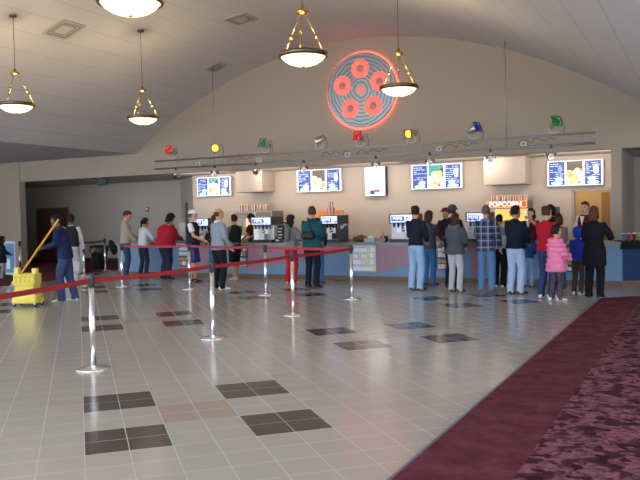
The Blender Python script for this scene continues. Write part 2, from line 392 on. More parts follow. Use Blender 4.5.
for x in (-11.0, -8.2, -7.2, -5.0, -3.3):
    pts = [(x+.4*(k/8-.5)*2, YT-.035, Z0+.05+.11*abs(math.sin(k*1.1))+.02*rr.random()) for k in range(9)]
    mb = MB(); mb.tube(pts, .007, BLACKP, 5); mb.build('cable', t)
# coloured flood lamps on the top rail
FL = [(-13.32, 'r', -.25, 'red-lensed flood lamp on the left end of the truss'), (-11.79, 'a', .35, 'amber flood lamp on top of the truss, near its left rod'), (-10.24, 'g', -.3, 'green-lensed flood lamp on top of the truss, left half'),
      (-8.65, 's', -1.1, 'silver uncoloured flood lamp tilted on top of the truss'), (-7.52, 'r', -.3, 'red-lensed flood lamp below the neon film reel'), (-6.2, 'a', -.35, 'amber flood lamp right of the neon reel on the truss'),
      (-4.68, 'b', 1.2, 'blue-lensed flood lamp on top of the truss'), (-2.91, 'g', .75, 'green-lensed flood lamp at the right end of the truss')]
LENS = {'r': mat('red_lens', '#b01522', .25, emit=.5, ecol='#c01020'), 'a': mat('amber_lens', '#ffb030', .3, emit=2.0, ecol='#ffb52c'), 'g': mat('green_lens', '#0c7030', .25, emit=.12, ecol='#0a8a38'),
        's': mat('clear_lens', '#e8e6e0', .2), 'b': mat('blue_lens', '#1b2c86', .25, emit=.15, ecol='#1e34a8')}
SILV = mat('silver_lamp_can', '#c4c2be', .3, .85)
for x, c, yaw, lab in FL:
    t = thing('flood_lamp', lab, 'spotlight', (x, YT, Z1+.036), 0, 'coloured flood lamps on the truss')
    mb = MB(); mb.tube([(-.1, 0, .14+.06), (-.1, 0, .03), (0, 0, .0), (.1, 0, .03), (.1, 0, .2)], .012, SILV, 6); mb.build('yoke', t)
    tilt = {'a': 0.15, 's': .5}.get(c, -.35)
    R = Matrix.Translation((0, 0, .22)) @ Matrix.Rotation(yaw, 4, 'Z') @ Matrix.Rotation(PI/2+tilt, 4, 'X')
    mb = MB(); mb.lathe([(.03, -.17), (.07, -.16), (.085, -.06), (.1, .05), (.1, .10), (.09, .10), (.085, .04)], (0, 0, 0), SILV, 18, M=R); mb.build('lamp_can', t)
    mb = MB(); mb.lathe([(.004, .085), (.092, .085), (.092, .095), (.06, .112), (.004, .12)], (0, 0, 0), LENS[c], 18, M=R); mb.build('lens', t)
    if c != 's':
        mb = MB()
        for a in range(4):
            q = Matrix.Rotation(a*PI/2, 4, 'Z')
            mb.box((-.115, .095, .1), (.115, .115, .125), LENS[c] if c != 'a' else BRONZE, M=R @ q)
        mb.build('filter_frame', t)
    mb = MB(); mb.tube([(.05, .1, .3), (.16, .06, .3), (.22, .02, .12), (.2, 0, .0)], .007, BLACKP, 5); mb.build('cable', t)
# small chrome spotlights hanging below the bottom rail
SPX = [-13.17, -11.85, -10.54, -9.1, -7.11, -5.74, -4.3, -2.98]
SPL = ['at the far left end of the truss', 'above the leftmost menu board', 'above the left boxed duct', 'above the second menu board from the left', 'above the narrow white board', 'above the menu board right of the narrow board', 'above the right boxed duct', 'above the rightmost menu board']
for i, x in enumerate(SPX):
    t = thing('clip_spotlight', 'small chrome spotlight hanging under the truss, '+SPL[i], 'spotlight', (x, YT, Z0-.02), [0.5, 0, .6, 0, 0, 0, 0, 0][i], 'small spotlights under the truss')
    mb = MB(); mb.box((-.025, -.03, -.05), (.025, .03, .03), BLACKP, bev=.005); mb.build('clamp', t)
    mb = MB(); mb.tube([(0, 0, -.04), (0, 0, -.12)], .01, SILV, 6); mb.build('stem', t)
    R = Matrix.Translation((0, .0, -.17)) @ Matrix.Rotation([.9, -1.2, .8, -1.1, -1.0, -1.1, -1.2, -1.0][i], 4, 'X')
    mb = MB(); mb.lathe([(.02, .07), (.05, .06), (.06, .0), (.085, -.08), (.08, -.08), (.055, -.01), (.02, .0)], (0, 0, 0), CHROME, 16, M=R); mb.build('reflector', t)
    mb = MB(); mb.lathe([(.004, -.03), (.05, -.03), (.05, -.04), (.004, -.055)], (0, 0, 0), mat('spot_bulb', '#f5ead6', .2), 14, M=R); mb.build('bulb', t)
    mb = MB()
    for s in (-1, 1): mb.box((s*.1-.006, -.03, -.21), (s*.1+.006, .03, -.13), BLACKP); mb.box((min(0, s*.1), -.008, -.176), (max(0, s*.1), .008, -.164), BLACKP)
    mb.build('barn_door', t)

# boxed ducts above the popcorn machines
for x0, x1, z0, lab in ((-12.6, -11.68, 2.31, 'beige boxed duct hanging over the left popcorn machine'), (-5.04, -4.0, 2.25, 'beige boxed duct hanging over the right popcorn machine')):
    t = thing('duct_box', lab, 'duct', (x0, 19.05, z0), 0, 'boxed ducts')
    mb = MB(); mb.box((0, 0, 0), (x1-x0, YW-19.055, ZB-z0-.002), WALLC, bev=.008); mb.build('duct_casing', t)
    mb = MB(); mb.box((.12, .1, -.006), (x1-x0-.12, .6, .0), ALU); mb.build('extract_grille', t)

# menu boards
WHITE_E = mat('backlit_white', '#f4f6ff', .4, emit=.75, ecol='#eef3ff'); BLUE_E = mat('backlit_blue', '#2b3f88', .4, emit=.55, ecol='#2a3f90')
LB_E = mat('backlit_pale_blue', '#a9bfe6', .4, emit=.7, ecol='#a6bfea'); YEL_E = mat('backlit_yellow', '#f0d27c', .4, emit=.8, ecol='#f5d884'); OR_E = mat('backlit_orange', '#d9975a', .4, emit=.7, ecol='#e0a060')
BRN_E = mat('backlit_brown', '#4a3a2a', .4, emit=.4, ecol='#5a4630'); TEAL_E = mat('backlit_teal', '#3f8f8a', .4, emit=.5, ecol='#3f9690'); RED_E = mat('backlit_red', '#c04030', .4, emit=.6, ecol='#d04838')
def menu(x0, x1, z0, z1, lab, seed, top):
    r = random.Random(seed); w = x1-x0; h = z1-z0
    t = thing('menu_board', lab, 'sign', (x0, YW-.002, z0), 0, 'lit menu boards on the wall behind the counter')
    mb = MB(); mb.box((0, -.12, 0), (w, 0, h), mat('menu_casing', '#c9ccd6', .4), bev=.008); mb.build('casing', t)
    mb = MB(); mb.box((.015, -.125, .015), (w-.015, -.115, h-.015), WHITE_E); mb.build('light_panel', t)
    pw = (w-.06)/3
    for k in range(3):
        a = .03+pw*k+.025; b = .03+pw*(k+1)-.025; c = (a+b)/2; y = -.128
        mb = MB()
        def el(cx, cz, rx, rz, m, yy): mb.poly([(cx+rx*math.cos(2*PI*q/18), yy, cz+rz*math.sin(2*PI*q/18)) for q in range(18)][::-1], m)
        if k == 1:
            mb.box((a, y, .03), (b, y+.004, h-.03), WHITE_E)
            mb.box((a, y-.002, h*.52), (b, y, h-.03), top)
            mb.prism([(b-.16, y-.004, h*.45), (b, y-.004, h*.45), (b, y-.004, h*.85), (b-.1, y-.004, h*.8)], (0, .003, 0), BRN_E)
            for q in range(16): el(a+.05+(b-a-.1)*r.random(), h*(.2+.42*r.random()), .06+.03*r.random(), .05+.03*r.random(), [YEL_E, YEL_E, OR_E, WHITE_E][q % 4], y-.006-.0006*q)
            for q in range(3): el(a+.1+q*.1, .09, .04, .03, [OR_E, YEL_E, RED_E][q], y-.02)
        else:
            mb.box((a, y, .03), (b, y+.004, h-.03), BLUE_E)
            for q in range(9):
                z = h-.09-q*(h-.2)/9; xx = a+.03
                while xx < b-.08:
                    l = .03+.09*r.random(); e = min(b-.03, xx+l)
                    if r.random() < .72: mb.box((xx, y-.002, z-.009), (e, y, z+.009), LB_E)
                    xx += l+.02
            el(c, .08, (b-a)*.38, .05, LB_E, y-.004); el(c+(.06 if k == 0 else -.03), .17, .1, .07, LB_E, y-.005)
            if k == 2: el(b-.12, h*.62, .06, .12, WHITE_E, y-.006)
        mb.build('menu_panel', t)
menu(-14.52, -13.2, 2.25, 2.86, 'leftmost lit menu board with two blue price panels and green food picture', 1, TEAL_E)
menu(-10.85, -9.37, 2.26, 2.93, 'lit menu board right of the left boxed duct, yellow food picture', 2, BRN_E)
menu(-7.24, -5.78, 2.22, 2.9, 'lit menu board right of the narrow white board, teal food picture', 3, TEAL_E)
menu(-3.58, -2.22, 2.17, 2.82, 'rightmost lit menu board, above the doorway', 4, BRN_E)
t = thing('poster_board', 'narrow upright white lit board with a small blue picture at its foot', 'sign', (-8.62, YW, 2.08))
mb = MB(); mb.box((0, -.16, 0), (.64, 0, .83), mat('poster_casing', '#3a3d46', .4), bev=.006); mb.build('casing', t)
mb = MB(); mb.box((.01, -.165, .01), (.62, -.158, .82), mat('backlit_paper', '#eef2f6', .4, emit=.8, ecol='#eef2f6')); mb.build('light_panel', t)
mb = MB(); mb.box((.16, -.168, .05), (.46, -.165, .17), BLUE_E); mb.box((.3, -.17, .12), (.46, -.167, .19), RED_E); mb.box((.3, -.169, .05), (.45, -.1655, .11), LB_E); mb.build('picture', t)
mb = MB(); mb.text('.', .3, face_m((.3, -.168, .52)), BLACKP)
for q in range(5): mb.box((.2+.05*(q % 2), -.168, .44+.05*q), (.44-.04*(q % 3), -.166, .448+.05*q), LB_E)
mb.build('print', t)

# exit sign, alarm
t = thing('exit_sign', 'dark green exit sign under the bulkhead at the left', 'sign', (-17.27, YB+.06, ZB))
mb = MB(); mb.box((-.2, -.03, -.26), (.2, .03, -.03), mat('dark_green_sign', '#10241f', .5), bev=.008); mb.box((-.04, -.02, -.03), (.04, .02, 0), BLACKP); mb.build('housing', t)
mb = MB(); mb.text('EXIT', .17, face_m((0, -.034, -.145)), mat('exit_letters', '#2f6a50', .5, emit=.12, ecol='#2f7a58'), .001); mb.build('lettering', t)
t = thing('fire_alarm', 'small red and white fire alarm high on the grey corridor wall', 'alarm', (-18.24, YC, 1.93))
mb = MB(); mb.box((-.07, -.06, -.09), (.07, 0, .09), mat('alarm_red', '#a03028', .4), bev=.01); mb.build('housing', t)
mb = MB(); mb.box((-.05, -.08, -.03), (.05, -.055, .05), mat('alarm_strobe', '#e8e6e4', .3), bev=.01); mb.build('strobe', t)
t = thing('wall_intercom', 'small dark box on the wall left of the doorway', 'box', (-3.42, YW, 1.52))
mb = MB(); mb.box((-.13, -.06, -.12), (.13, 0, .14), mat('dark_grey_box', '#4b4648', .5), bev=.01); mb.build('housing', t)
mb = MB(); mb.box((-.09, -.066, -.02), (.09, -.06, .1), BLACKP); mb.build('front_plate', t)

# ---------------------------------------------------------------- snack counter
BLUE = mat('blue_laminate', '#6288b0', .4, var=.04, bscale=3); MAUVE = mat('mauve_laminate', '#977386', .4, var=.04, bscale=3); CTOP = mat('grey_counter_top', '#7e8187', .3, var=.1, bscale=120)
NAVY = mat('dark_blue_laminate', '#243c66', .7, spec=.2); KICK = mat('brown_baseboard', '#6b5448', .6)
CX0, CX1, CH = -14.75, -1.5, .9
t = thing('snack_counter', 'long blue and mauve snack counter with a grey top and brown plinth', 'counter', (0, 0, 0))
mb = MB(); mb.prism([(CX0, YF+.02, .1), (CX1, YF+.02, .1), (-.2, YF+1.0, .1), (-.2, YF+1.7, .1), (CX1-.3, YF+.75, .1), (CX0, YF+.75, .1)], (0, 0, CH-.14)); mb.build('body', t, BLUE)
mb = MB(); mb.prism([(CX0, YF, .0), (CX1, YF, .0), (-.19, YF+.98, .0), (-.21, YF+1.0, 0), (CX1, YF+.05, .0), (CX0, YF+.05, 0)], (0, 0, .11)); mb.build('plinth', t, KICK)
mb = MB(); mb.prism([(CX0-.04, YF-.05, CH-.05), (CX1-.0, YF-.05, CH-.05), (CX1-.3, YF+.8, CH-.05), (CX0-.04, YF+.8, CH-.05)], (0, 0, .05)); mb.build('counter_top', t, CTOP)
mb = MB(); mb.prism([(CX1, YF-.06, CH-.15), (-.16, YF+.98, CH-.15), (-.2, YF+1.75, CH-.15), (CX1-.3, YF+.8, CH-.15)], (0, 0, .15)); mb.build('end_top', t, mat('black_counter_end', '#1a1c22', .8, spec=.15), 'black end top at the right')
mb = MB(); mb.prism([(CX1+.02, YF+.015, .1), (-.2, YF+.985, .1), (-.2, YF+.995, .1), (CX1+.02, YF+.025, .1)], (0, 0, CH-.25)); mb.build('end_panel', t, NAVY, 'dark blue end panel')
mb = MB(); mb.box((CX0, YF, CH-.1), (CX1, YF+.02, CH-.05)); mb.build('fascia', t, CTOP)
RACKX = [(-12.6, -12.25), (-10.72, -10.42), (-7.46, -6.86), (-5.36, -5.1), (-2.9, -2.4)]
spans = [(CX0, -12.6), (-12.25, -10.72), (-10.42, -7.46), (-6.86, -4.1), (-4.1, -1.5)]
for a, b in [(-12.25, -10.72), (-10.42, -7.46), (-6.86, -4.6), (-4.6, -2.9)]:
    mb = MB(); w = b-a; zt = CH-.1
    mb.prism([(a, YF+.008, .17), (b, YF+.008, .17+min(w*.33, .62)), (b, YF+.008, zt), (a, YF+.008, zt)], (0, .02, 0)); mb.build('mauve_panel', t, MAUVE)
GLASSF = mat('candy_shelf_dark', '#3b3f48', .4); rr = random.Random(11)
CANDY = [mat('candy_'+nm, c, .35) for nm, c in (('yellow', '#e6d489'), ('white', '#e9eaf0'), ('orange', '#d08a50'), ('pale_blue', '#cfe0f0'), ('red', '#b0403c'), ('green', '#7a9a60'))]
for i, (a, b) in enumerate(RACKX):
    z0 = .22 if i == 2 else .28
    mb = MB(); mb.box((a, YF-.012, z0), (b, YF+.03, CH-.06), GLASSF if i != 2 else mat('pale_shelf_back', '#b9c9dc', .4)); k = mb.build('candy_window', t)
    for q in range(4):
        z = z0+.03+q*(CH-.1-z0)/4; x = a+.02
        mb = MB()
        while x < b-.05:
            w = .05+.1*rr.random(); e = min(x+w, b-.02)
            mb.box((x, YF-.03, z), (e, YF-.01, z+.07+.05*rr.random()), CANDY[(rr.choice([0, 1, 1, 2, 3, 5]) if i != 2 else rr.choice([1, 1, 3, 1, 0]))]); x = e+.012
        c = mb.build('candy_row', k)

# back counter with popcorn machines
t = thing('back_counter', 'low counter along the warm wall behind the servers', 'counter', (0, 0, 0))
mb = MB(); mb.box((-14.6, 19.1, 0), (-3.1, YW-.01, .84)); mb.build('body', t, mat('back_counter_front', '#7b7068', .6))
mb = MB(); mb.box((-14.62, 19.06, .84), (-3.08, YW-.01, .9)); mb.build('counter_top', t, CTOP)
POPC = mat('popcorn_yellow', '#f2cf6a', .8, bump=.8, bscale=40, var=.2); GLOW = mat('lit_popcorn_case', '#ffd080', .6, emit=.9, ecol='#ffc060')
GLS = mat('case_glass', '#f4f8fa', .05)
nb = NT(GLS); nb.b.inputs['Transmission Weight'].default_value = 1.; nb.b.inputs['IOR'].default_value = 1.02
TUBR, TUBW = mat('tub_red', '#cc6a6e', .5), mat('tub_cream', '#f0e4d8', .5)
def tub_mesh(r0=.06, r1=.085, h=.17):
    mb = MB(); N = 12
    for k in range(N):
        a0, a1 = 2*PI*k/N, 2*PI*(k+1)/N
        q = [(r0*math.cos(a0), r0*math.sin(a0), 0), (r0*math.cos(a1), r0*math.sin(a1), 0), (r1*math.cos(a1), r1*math.sin(a1), h), (r1*math.cos(a0), r1*math.sin(a0), h)]
        mb.poly(q, TUBR if k % 2 else TUBW)
    mb.poly([(r0*math.cos(-2*PI*k/N), r0*math.sin(-2*PI*k/N), 0) for k in range(N)], TUBW)
    return mb
_tub = _fill = None
def tub(loc, lab, group, s=1.):
    global _tub, _fill
    if _tub is None:
        _tub = tub_mesh().mesh('popcorn_tub')
        mb = MB(); r = random.Random(2)
        for k in range(40): 
            a = r.random()*6.28; d = .075*math.sqrt(r.random()); mb.ell((d*math.cos(a), d*math.sin(a), .165+.035*r.random()*(1-d*8)), (.017, .016, .014), POPC, 6, 4)
        mb.ell((0, 0, .15), (.08, .08, .025), POPC, 12, 6); _fill = mb.mesh('popcorn')
    t = thing('popcorn_tub', lab, 'tub', loc, 0, group); t.scale = (s, s, s)
    for nm, me in (('tub', _tub), ('popcorn', _fill)):
        o = bpy.data.objects.new(nm, me); COL.objects.link(o); o.parent = t
        if nm == 'popcorn': o['kind'] = 'stuff'
    return t
def popper(x0, x1, zt, lab, sign):
    w = x1-x0; z0 = .9; t = thing('popcorn_machine', lab, 'popcorn machine', (x0, 19.1, z0)); d = .62
    hz = zt-z0
    mb = MB(); mb.box((0, 0, 0), (w, d, .12), STEEL, bev=.01); mb.build('base', t)
    for px in (0, w-.035):
        for py in (0, d-.035):
            mb = MB(); mb.box((px, py, .12), (px+.035, py+.035, hz-.2), STEEL); mb.build('corner_post', t)
    mb = MB(); mb.box((.03, d-.03, .12), (w-.03, d-.01, hz-.2), GLOW); mb.build('back_panel', t)
    mb = MB(); mb.box((.035, .012, .12), (w-.035, .02, hz-.2), GLS); mb.build('glass_front', t)
    mb = MB(); mb.lathe([(.02, hz-.35), (.13, hz-.34), (.15, hz-.22), (.14, hz-.2), (.02, hz-.2)], (w*.62, d*.55, -.05), CHROME, 20); mb.build('kettle', t)
    mb = MB(); r = random.Random(5)
    mb.rings([[(.05+(w-.1)*(.5+.5*s*math.cos(a)) , .06+(d-.12)*(.5+.5*s*math.sin(a)), .12+zz) for a in [2*PI*k/20 for k in range(20)]] for s, zz in ((1, 0), (.97, .1), (.8, .22), (.5, .3), (.1, .34))], POPC)
    o = mb.build('popcorn', t); o['kind'] = 'stuff'
    mb = MB(); mb.box((-.03, -.03, hz-.2), (w+.03, d+.02, hz), mat('popper_hood_steel', '#8a8680', .35, .7), bev=.01); hd = mb.build('hood', t)
    if sign:
        mb = MB(); mb.box((-.02, -.06, hz-.17), (w+.02, -.03, hz-.0), mat('sign_yellow', '#f2b628', .4, emit=.55, ecol='#f5b020')); mb.box((.0, -.066, hz-.15), (w, -.06, hz-.02), mat('sign_red', '#d8402a', .4, emit=.6, ecol='#e8381c'))
        sg = mb.build('popcorn_sign', t, None, 'red and yellow lit sign')
        mb = MB(); mb.text('POPCORN', .155, face_m((w/2-.03, -.072, hz-.085)), mat('sign_white', '#fff6e8', .4, emit=1.2, ecol='#fff4e0'), .002, .004, sx=1.12); mb.build('lettering', sg)
    else:
        mb = MB(); mb.box((.03, -.04, hz-.16), (w*.48, -.03, hz-.04), BRONZE); mb.box((w*.6, -.04, hz-.16), (w-.03, -.03, hz-.04), BRONZE); mb.build('grille', t)
    return t
popper(-12.7, -11.4, 1.74, 'popcorn machine with a plain grey hood below the left boxed duct', False)
popper(-4.95, -3.98, 1.83, 'popcorn machine with the red and yellow POPCORN sign', True)
for k in range(5): tub((-12.6+.2*k+(.06 if k > 1 else 0), 19.3, 1.742), 'striped popcorn tub standing on the left popcorn machine', 'tubs on the left popcorn machine')
for k in range(7): tub((-4.88+.14*k, 19.3, 1.832), 'striped popcorn tub standing above the POPCORN sign', 'tubs on the right popcorn machine', .8)
# pretzel warmer
t = thing('snack_warmer', 'small snack warmer with an orange top left of the backpack wearer', 'warmer', (-9.95, 19.2, .9))
mb = MB(); mb.box((0, 0, 0), (.6, .45, .08), BLACKP, bev=.01); mb.build('base', t)
mb = MB(); mb.box((.02, .42, .08), (.58, .44, .62), GLOW); mb.box((.05, .1, .09), (.55, .4, .2), POPC); mb.box((.08, .12, .34), (.52, .38, .42), mat('pretzel_brown', '#a86a34', .6)); mb.build('snacks', t)
for px in (0, .57): 
    mb = MB(); mb.box((px, 0, .08), (px+.03, .44, .62), STEEL); mb.build('side_frame', t)
mb = MB(); mb.box((-.01, -.01, .62), (.61, .46, .8), mat('warmer_orange', '#e07a30', .5, emit=.25, ecol='#ff8830'), bev=.03); mb.build('top', t)

# soda fountains on the counter
SODAS = mat('soda_steel', '#b9bcc0', .3, .6); SCR = mat('lit_soda_header', '#dfe9ff', .4, emit=.6, ecol='#d4e4ff'); PEP = mat('soda_blue', '#2f62c8', .4, emit=.45, ecol='#2a5fd0')
SDARK = mat('soda_dark', '#24272d', .4); PWHITE = mat('panel_white', '#eef0f4', .4)
def globe(mb, c, r, nx, side):
    """round emblem: red top, white wave, blue bottom; side = plane ('y' front, 'x' right side)"""
    def P(a, b, dd): return (c[0]+a, c[1]-dd, c[2]+b) if side == 'y' else (c[0]+dd, c[1]+a, c[2]+b)
    N = 40; wave = lambda s: .22*r*math.sin(s/r*2.2)
    xs = [r*(-1+2*k/N) for k in range(N+1)]
    full = [(x, math.sqrt(max(0, r*r-x*x))) for x in xs]
    up = [P(x, min(h, wave(x)+.2*r), .003) for x, h in full]; top = [P(x, h, .003) for x, h in full]
    dn = [P(x, max(-h, wave(x)-.2*r), .003) for x, h in full]; bot = [P(x, -h, .003) for x, h in full]
    for A, B, m in ((up, top, mat('emblem_red', '#c8323c', .4)), (dn, up, PWHITE), (bot, dn, mat('emblem_blue', '#24408f', .4))):
        for k in range(N): mb.poly([A[k], A[k+1], B[k+1], B[k]], m)
def soda(x0, w, lab, body, big=False, sidelogo=False):
    t = thing('soda_fountain', lab, 'soda fountain', (x0, 16.48, CH), 0, 'soda fountains along the snack counter'); d = .6; h = .66
    mb = MB(); mb.box((0, .12, .06), (w, d, h-.2), body, bev=.01); mb.build('cabinet', t)
    mb = MB(); mb.box((0, 0, 0), (w, d, .07), SDARK, bev=.008); mb.box((.03, .01, .07), (w-.03, .12, .075), STEEL); mb.build('drip_tray', t)
    mb = MB(); mb.box((-.01, .0, h-.22), (w+.01, d, h), SDARK, bev=.012); mb.build('header_box', t)
    mb = MB(); mb.box((.03, -.008, h-.2), (w-.03, .0, h-.02), SCR)
    mb.box((.05, -.011, h-.17), (w*.62, -.007, h-.06), PEP)
    rr = random.Random(int(-x0*100))
    for q in range(6): mb.ell((.06+(w-.12)*rr.random(), -.009, h-.17+.12*rr.random()), (.035, .004, .022), [PWHITE, mat('emblem_red', '#c8323c', .4), PEP, PWHITE][q % 4], 10, 5)
    hp = mb.build('lit_header', t)
    mb = MB(); mb.text('PEPSI', .1, face_m((w*.36, -.013, h-.112)), WHITE_E, .001, .002); mb.build('lettering', hp)
    for k in range(5):
        x = .08+(w-.16)*k/4; mb = MB(); mb.lathe([(.012, -.1), (.02, -.08), (.022, 0)], (x, .08, h-.22), BLACKP, 8); mb.box((x-.022, .105, h-.3), (x+.022, .12, h-.23), [PEP, PWHITE, mat('tap_red', '#b03a3a', .4), PEP, PWHITE][k]); mb.build('tap', t)
    mb = MB(); mb.box((w*.25, .112, .22), (w*.75, .121, .36), PWHITE if body is not PWHITE else LB_E); globe(mb, (w*.5, .112, .29), .055, 0, 'y'); mb.build('front_label', t)
    mb = MB(); mb.box((w*.4, .02, .075), (w*.62, .022, .24), mat('paper_white', '#f2f2f0', .6)); mb.build('price_card', t)
    if sidelogo:
        mb = MB(); mb.box((w, .03, .08), (w+.004, d-.02, h-.02), mat('side_panel_blue', '#3a4a6e', .4)); globe(mb, (w+.004, .3, h-.26), .2, 0, 'x'); mb.build('side_panel', t)
    return t
soda(-12.36, .56, 'soda fountain with a lit header behind the man in the white cap', SODAS)
soda(-10.47, .62, 'steel soda fountain between the left popcorn machine and the backpack wearer', SODAS)
soda(-8.46, .5, 'dark soda fountain with a round emblem on its side, right of the man in teal', SDARK, sidelogo=True)
soda(-6.62, .6, 'white soda fountain left of the woman in the black sweater', PWHITE)
soda(-4.78, .5, 'soda fountain left of the man in the plaid shirt', SODAS)
tub((-8.28, 16.75, CH+.66), 'striped popcorn tub on top of the dark soda fountain, the larger one', None, 1.15); tub((-8.02, 16.8, CH+.66), 'small popcorn tub on top of the dark soda fountain, right of the larger one', None, .7)
tub((-8.28, 16.75, CH+.66+.2), 'striped popcorn tub stacked on the larger tub above the dark soda fountain', None, .8)
for o in COL.objects:
    if o.get('group') is None and 'group' in o: del o['group']
# little things on the counter
t = thing('snack_basket', 'brown wicker basket of snacks on the counter beside the dark soda fountain', 'basket', (-7.5, 16.75, CH))
mb = MB(); mb.lathe([(.01, 0), (.13, 0), (.18, .1), (.19, .11), (.175, .1), (.12, .02), (.01, .02)], (0, 0, 0), mat('wicker', '#8a6a42', .8, bump=.8, bscale=70), 20); mb.build('basket', t)
rr = random.Random(9)
for k in range(6):
    mb = MB(); mb.ell((.1*math.cos(k), .08*math.sin(k*1.9), .1+.02*(k % 3)), (.07, .05, .035), [mat('snack_tan', '#b8925a', .5), mat('snack_brown', '#6e4b2c', .5)][k % 2], 10, 6, Matrix.Rotation(k, 3, 'Z')); mb.build('snack_bag', t)
t = thing('napkin_box', 'pale blue napkin box on the counter right of the wicker basket', 'box', (-7.1, 16.45, CH))
mb = MB(); mb.box((-.14, -.08, 0), (.14, .1, .1), mat('napkin_blue', '#a9bccb', .4), bev=.02); mb.build('box', t)
mb = MB(); mb.prism([(-.08, -.02, .1), (.08, -.02, .1), (.05, .0, .15), (-.04, .0, .14)], (0, .01, 0), PWHITE); mb.build('napkin', t)
t = thing('squeeze_bottle', 'tall clear bottle with an orange cap on the counter left of the white soda fountain', 'bottle', (-6.8, 16.5, CH))
mb = MB(); mb.lathe([(.03, 0), (.033, .01), (.033, .14), (.02, .18), (.015, .19)], (0, 0, 0), mat('bottle_body', '#b98e78', .3), 14); mb.build('bottle', t)
mb = MB(); mb.lathe([(.017, .19), (.015, .21), (.006, .25), (.005, .25)], (0, 0, 0), mat('orange_cap', '#c86a3a', .4), 10); mb.build('cap', t)
for x, lab in ((-9.72, 'dark napkin dispenser with white napkins left of the backpack wearer'), (-7.92+.0, 'dark napkin dispenser with white napkins at the foot of the emblem fountain'), (-6.72-.1, 'dark napkin dispenser with white napkins right of the tall bottle')):
    if x == -7.92: continue
    t = thing('napkin_dispenser', lab, 'dispenser', (x, 16.6, CH), 0, 'napkin dispensers')
    mb = MB(); mb.box((-.07, -.05, 0), (.07, .1, .14), BLACKP, bev=.012); mb.build('housing', t)
    mb = MB(); mb.box((-.05, -.075, .03), (.05, -.045, .075), PWHITE, bev=.01); mb.build('napkin', t)
t = thing('notice_sheet', 'white paper notice standing on the left end of the counter', 'notice', (-12.7, 16.5, CH))
mb = MB(); mb.box((-.1, 0, 0), (.1, .012, .55), mat('notice_white', '#c9cfd2', .6)); mb.build('sheet', t)
mb = MB(); mb.box((-.12, -.04, 0), (.12, .06, .02), BLACKP); mb.build('stand', t)
cols = [('blue', '#4a8ab8'), ('red', '#b83a40'), ('dark_red', '#8e2c38'), ('yellow', '#c9b34e'), ('green', '#6c8a58')]
for k, (nm, c) in enumerate(cols):
    t = thing('drink_cup', nm.replace('_', ' ')+' drink cup on the black end of the counter', 'cup', (-1.5+.1*k, 16.62+.06*k, CH))
    mb = MB(); mb.lathe([(.028, 0), (.038, .14), (.039, .15)], (0, 0, 0), mat('cup_'+nm, c, .35), 14); mb.build('cup', t)
    mb = MB(); mb.lathe([(.041, .15), (.041, .16), (.03, .165), (.005, .165)], (0, 0, 0), PWHITE, 14); mb.build('lid', t)

# ---------------------------------------------------------------- queue barriers
P = {'p1': (-5.68, 5.83), 'p2': (-5.65, 7.93), 'p3': (-5.76, 10.24), 'p5': (-5.82, 12.57), 'p4': (-7.79, 12.76), 'p7': (-10.1, 13.34), 'p6': (-12.09, 13.41), 'p8': (-15.63, 15.79), 'p9': (-16.46, 17.52), 'p10': (-15.72, 15.2), 'p11': (-18.08, 15.7), 'p0': (-5.2, 3.7)}
SL = {'p1': 'nearest chrome stanchion, in front at the left of the floor', 'p2': 'second chrome stanchion in the near row, in front of the man in grey', 'p3': 'third chrome stanchion in the near row, below the red trousers',
      'p5': 'last chrome stanchion of the near row, where the two belts meet', 'p4': 'chrome stanchion of the far row, left of the red trousers', 'p7': 'chrome stanchion in front of the man in the white cap', 'p6': 'chrome stanchion in front of the man in the beige shirt',
      'p8': 'chrome stanchion of the short dark belt, the nearer one, right of the janitor', 'p9': 'chrome stanchion beside the dark waste bin', 'p10': 'chrome stanchion directly behind the janitor', 'p11': 'chrome stanchion in front of the left column', 'p0': 'chrome stanchion past the left edge holding the near end of the red belt'}
HEAD = mat('belt_head_black', '#2c3138', .4)
def make_post(lab):
    t = thing('stanchion', lab, 'stanchion', (0, 0, 0), 0, 'chrome queue stanchions')
    mb = MB(); mb.lathe([(.01, 0), (.17, 0), (.175, .008), (.17, .018), (.05, .035), (.034, .045), (.01, .05)], (0, 0, 0), CHROME, 32); mb.build('base', t)
    mb = MB(); mb.lathe([(.031, .04), (.031, .87)], (0, 0, 0), CHROME, 18); mb.build('post', t)
    mb = MB(); mb.lathe([(.031, .86), (.036, .865), (.036, .99), (.03, 1.0), (.005, 1.0)], (0, 0, 0), HEAD, 18); mb.build('belt_head', t)
    for a in range(4):
        mb = MB(); mb.box((-.012, .033, .9), (.012, .045, .965), HEAD, M=Matrix.Rotation(a*PI/2, 4, 'Z')); mb.build('belt_clip', t)
    return t
post0 = None
for k, (x, y) in P.items():
    if post0 is None: t = post0 = make_post(SL[k])
    else: t = copy_tree(post0); t['label'] = SL[k]
    t.location = (x, y, 0)
BELT = mat('red_belt', '#9c1e2a', .6); BELTD = mat('dark_red_belt', '#5a1a22', .6)
def belt(a, b, lab, m=BELT, sag=.015, za=.932, zb=.932):
    A, B = V((*P[a], za)), V((*P[b], zb)); d = (B-A); d.z = 0; L = d.length; d.normalize()
    A += d*.045; B -= d*.045; nrm = V((-d.y, d.x, 0))*.0015
    N = 12; rings = []
    for k in range(N+1):
        s = k/N; p = A.lerp(B, s); p.z -= sag*4*s*(1-s)
        rings.append([p+nrm+V((0, 0, .025)), p-nrm+V((0, 0, .025)), p-nrm-V((0, 0, .025)), p+nrm-V((0, 0, .025))])
    mb = MB(); mb.rings(rings, m, True, False); o = mb.build('barrier_belt'); tag(o, lab, 'belt', 'retractable queue belts')
belt('p0', 'p1', 'red belt from the nearest stanchion out past the left edge'); belt('p1', 'p2', 'red belt between the nearest and second stanchion, crossing the janitor'); belt('p2', 'p3', 'red belt between the second and third stanchion of the near row')
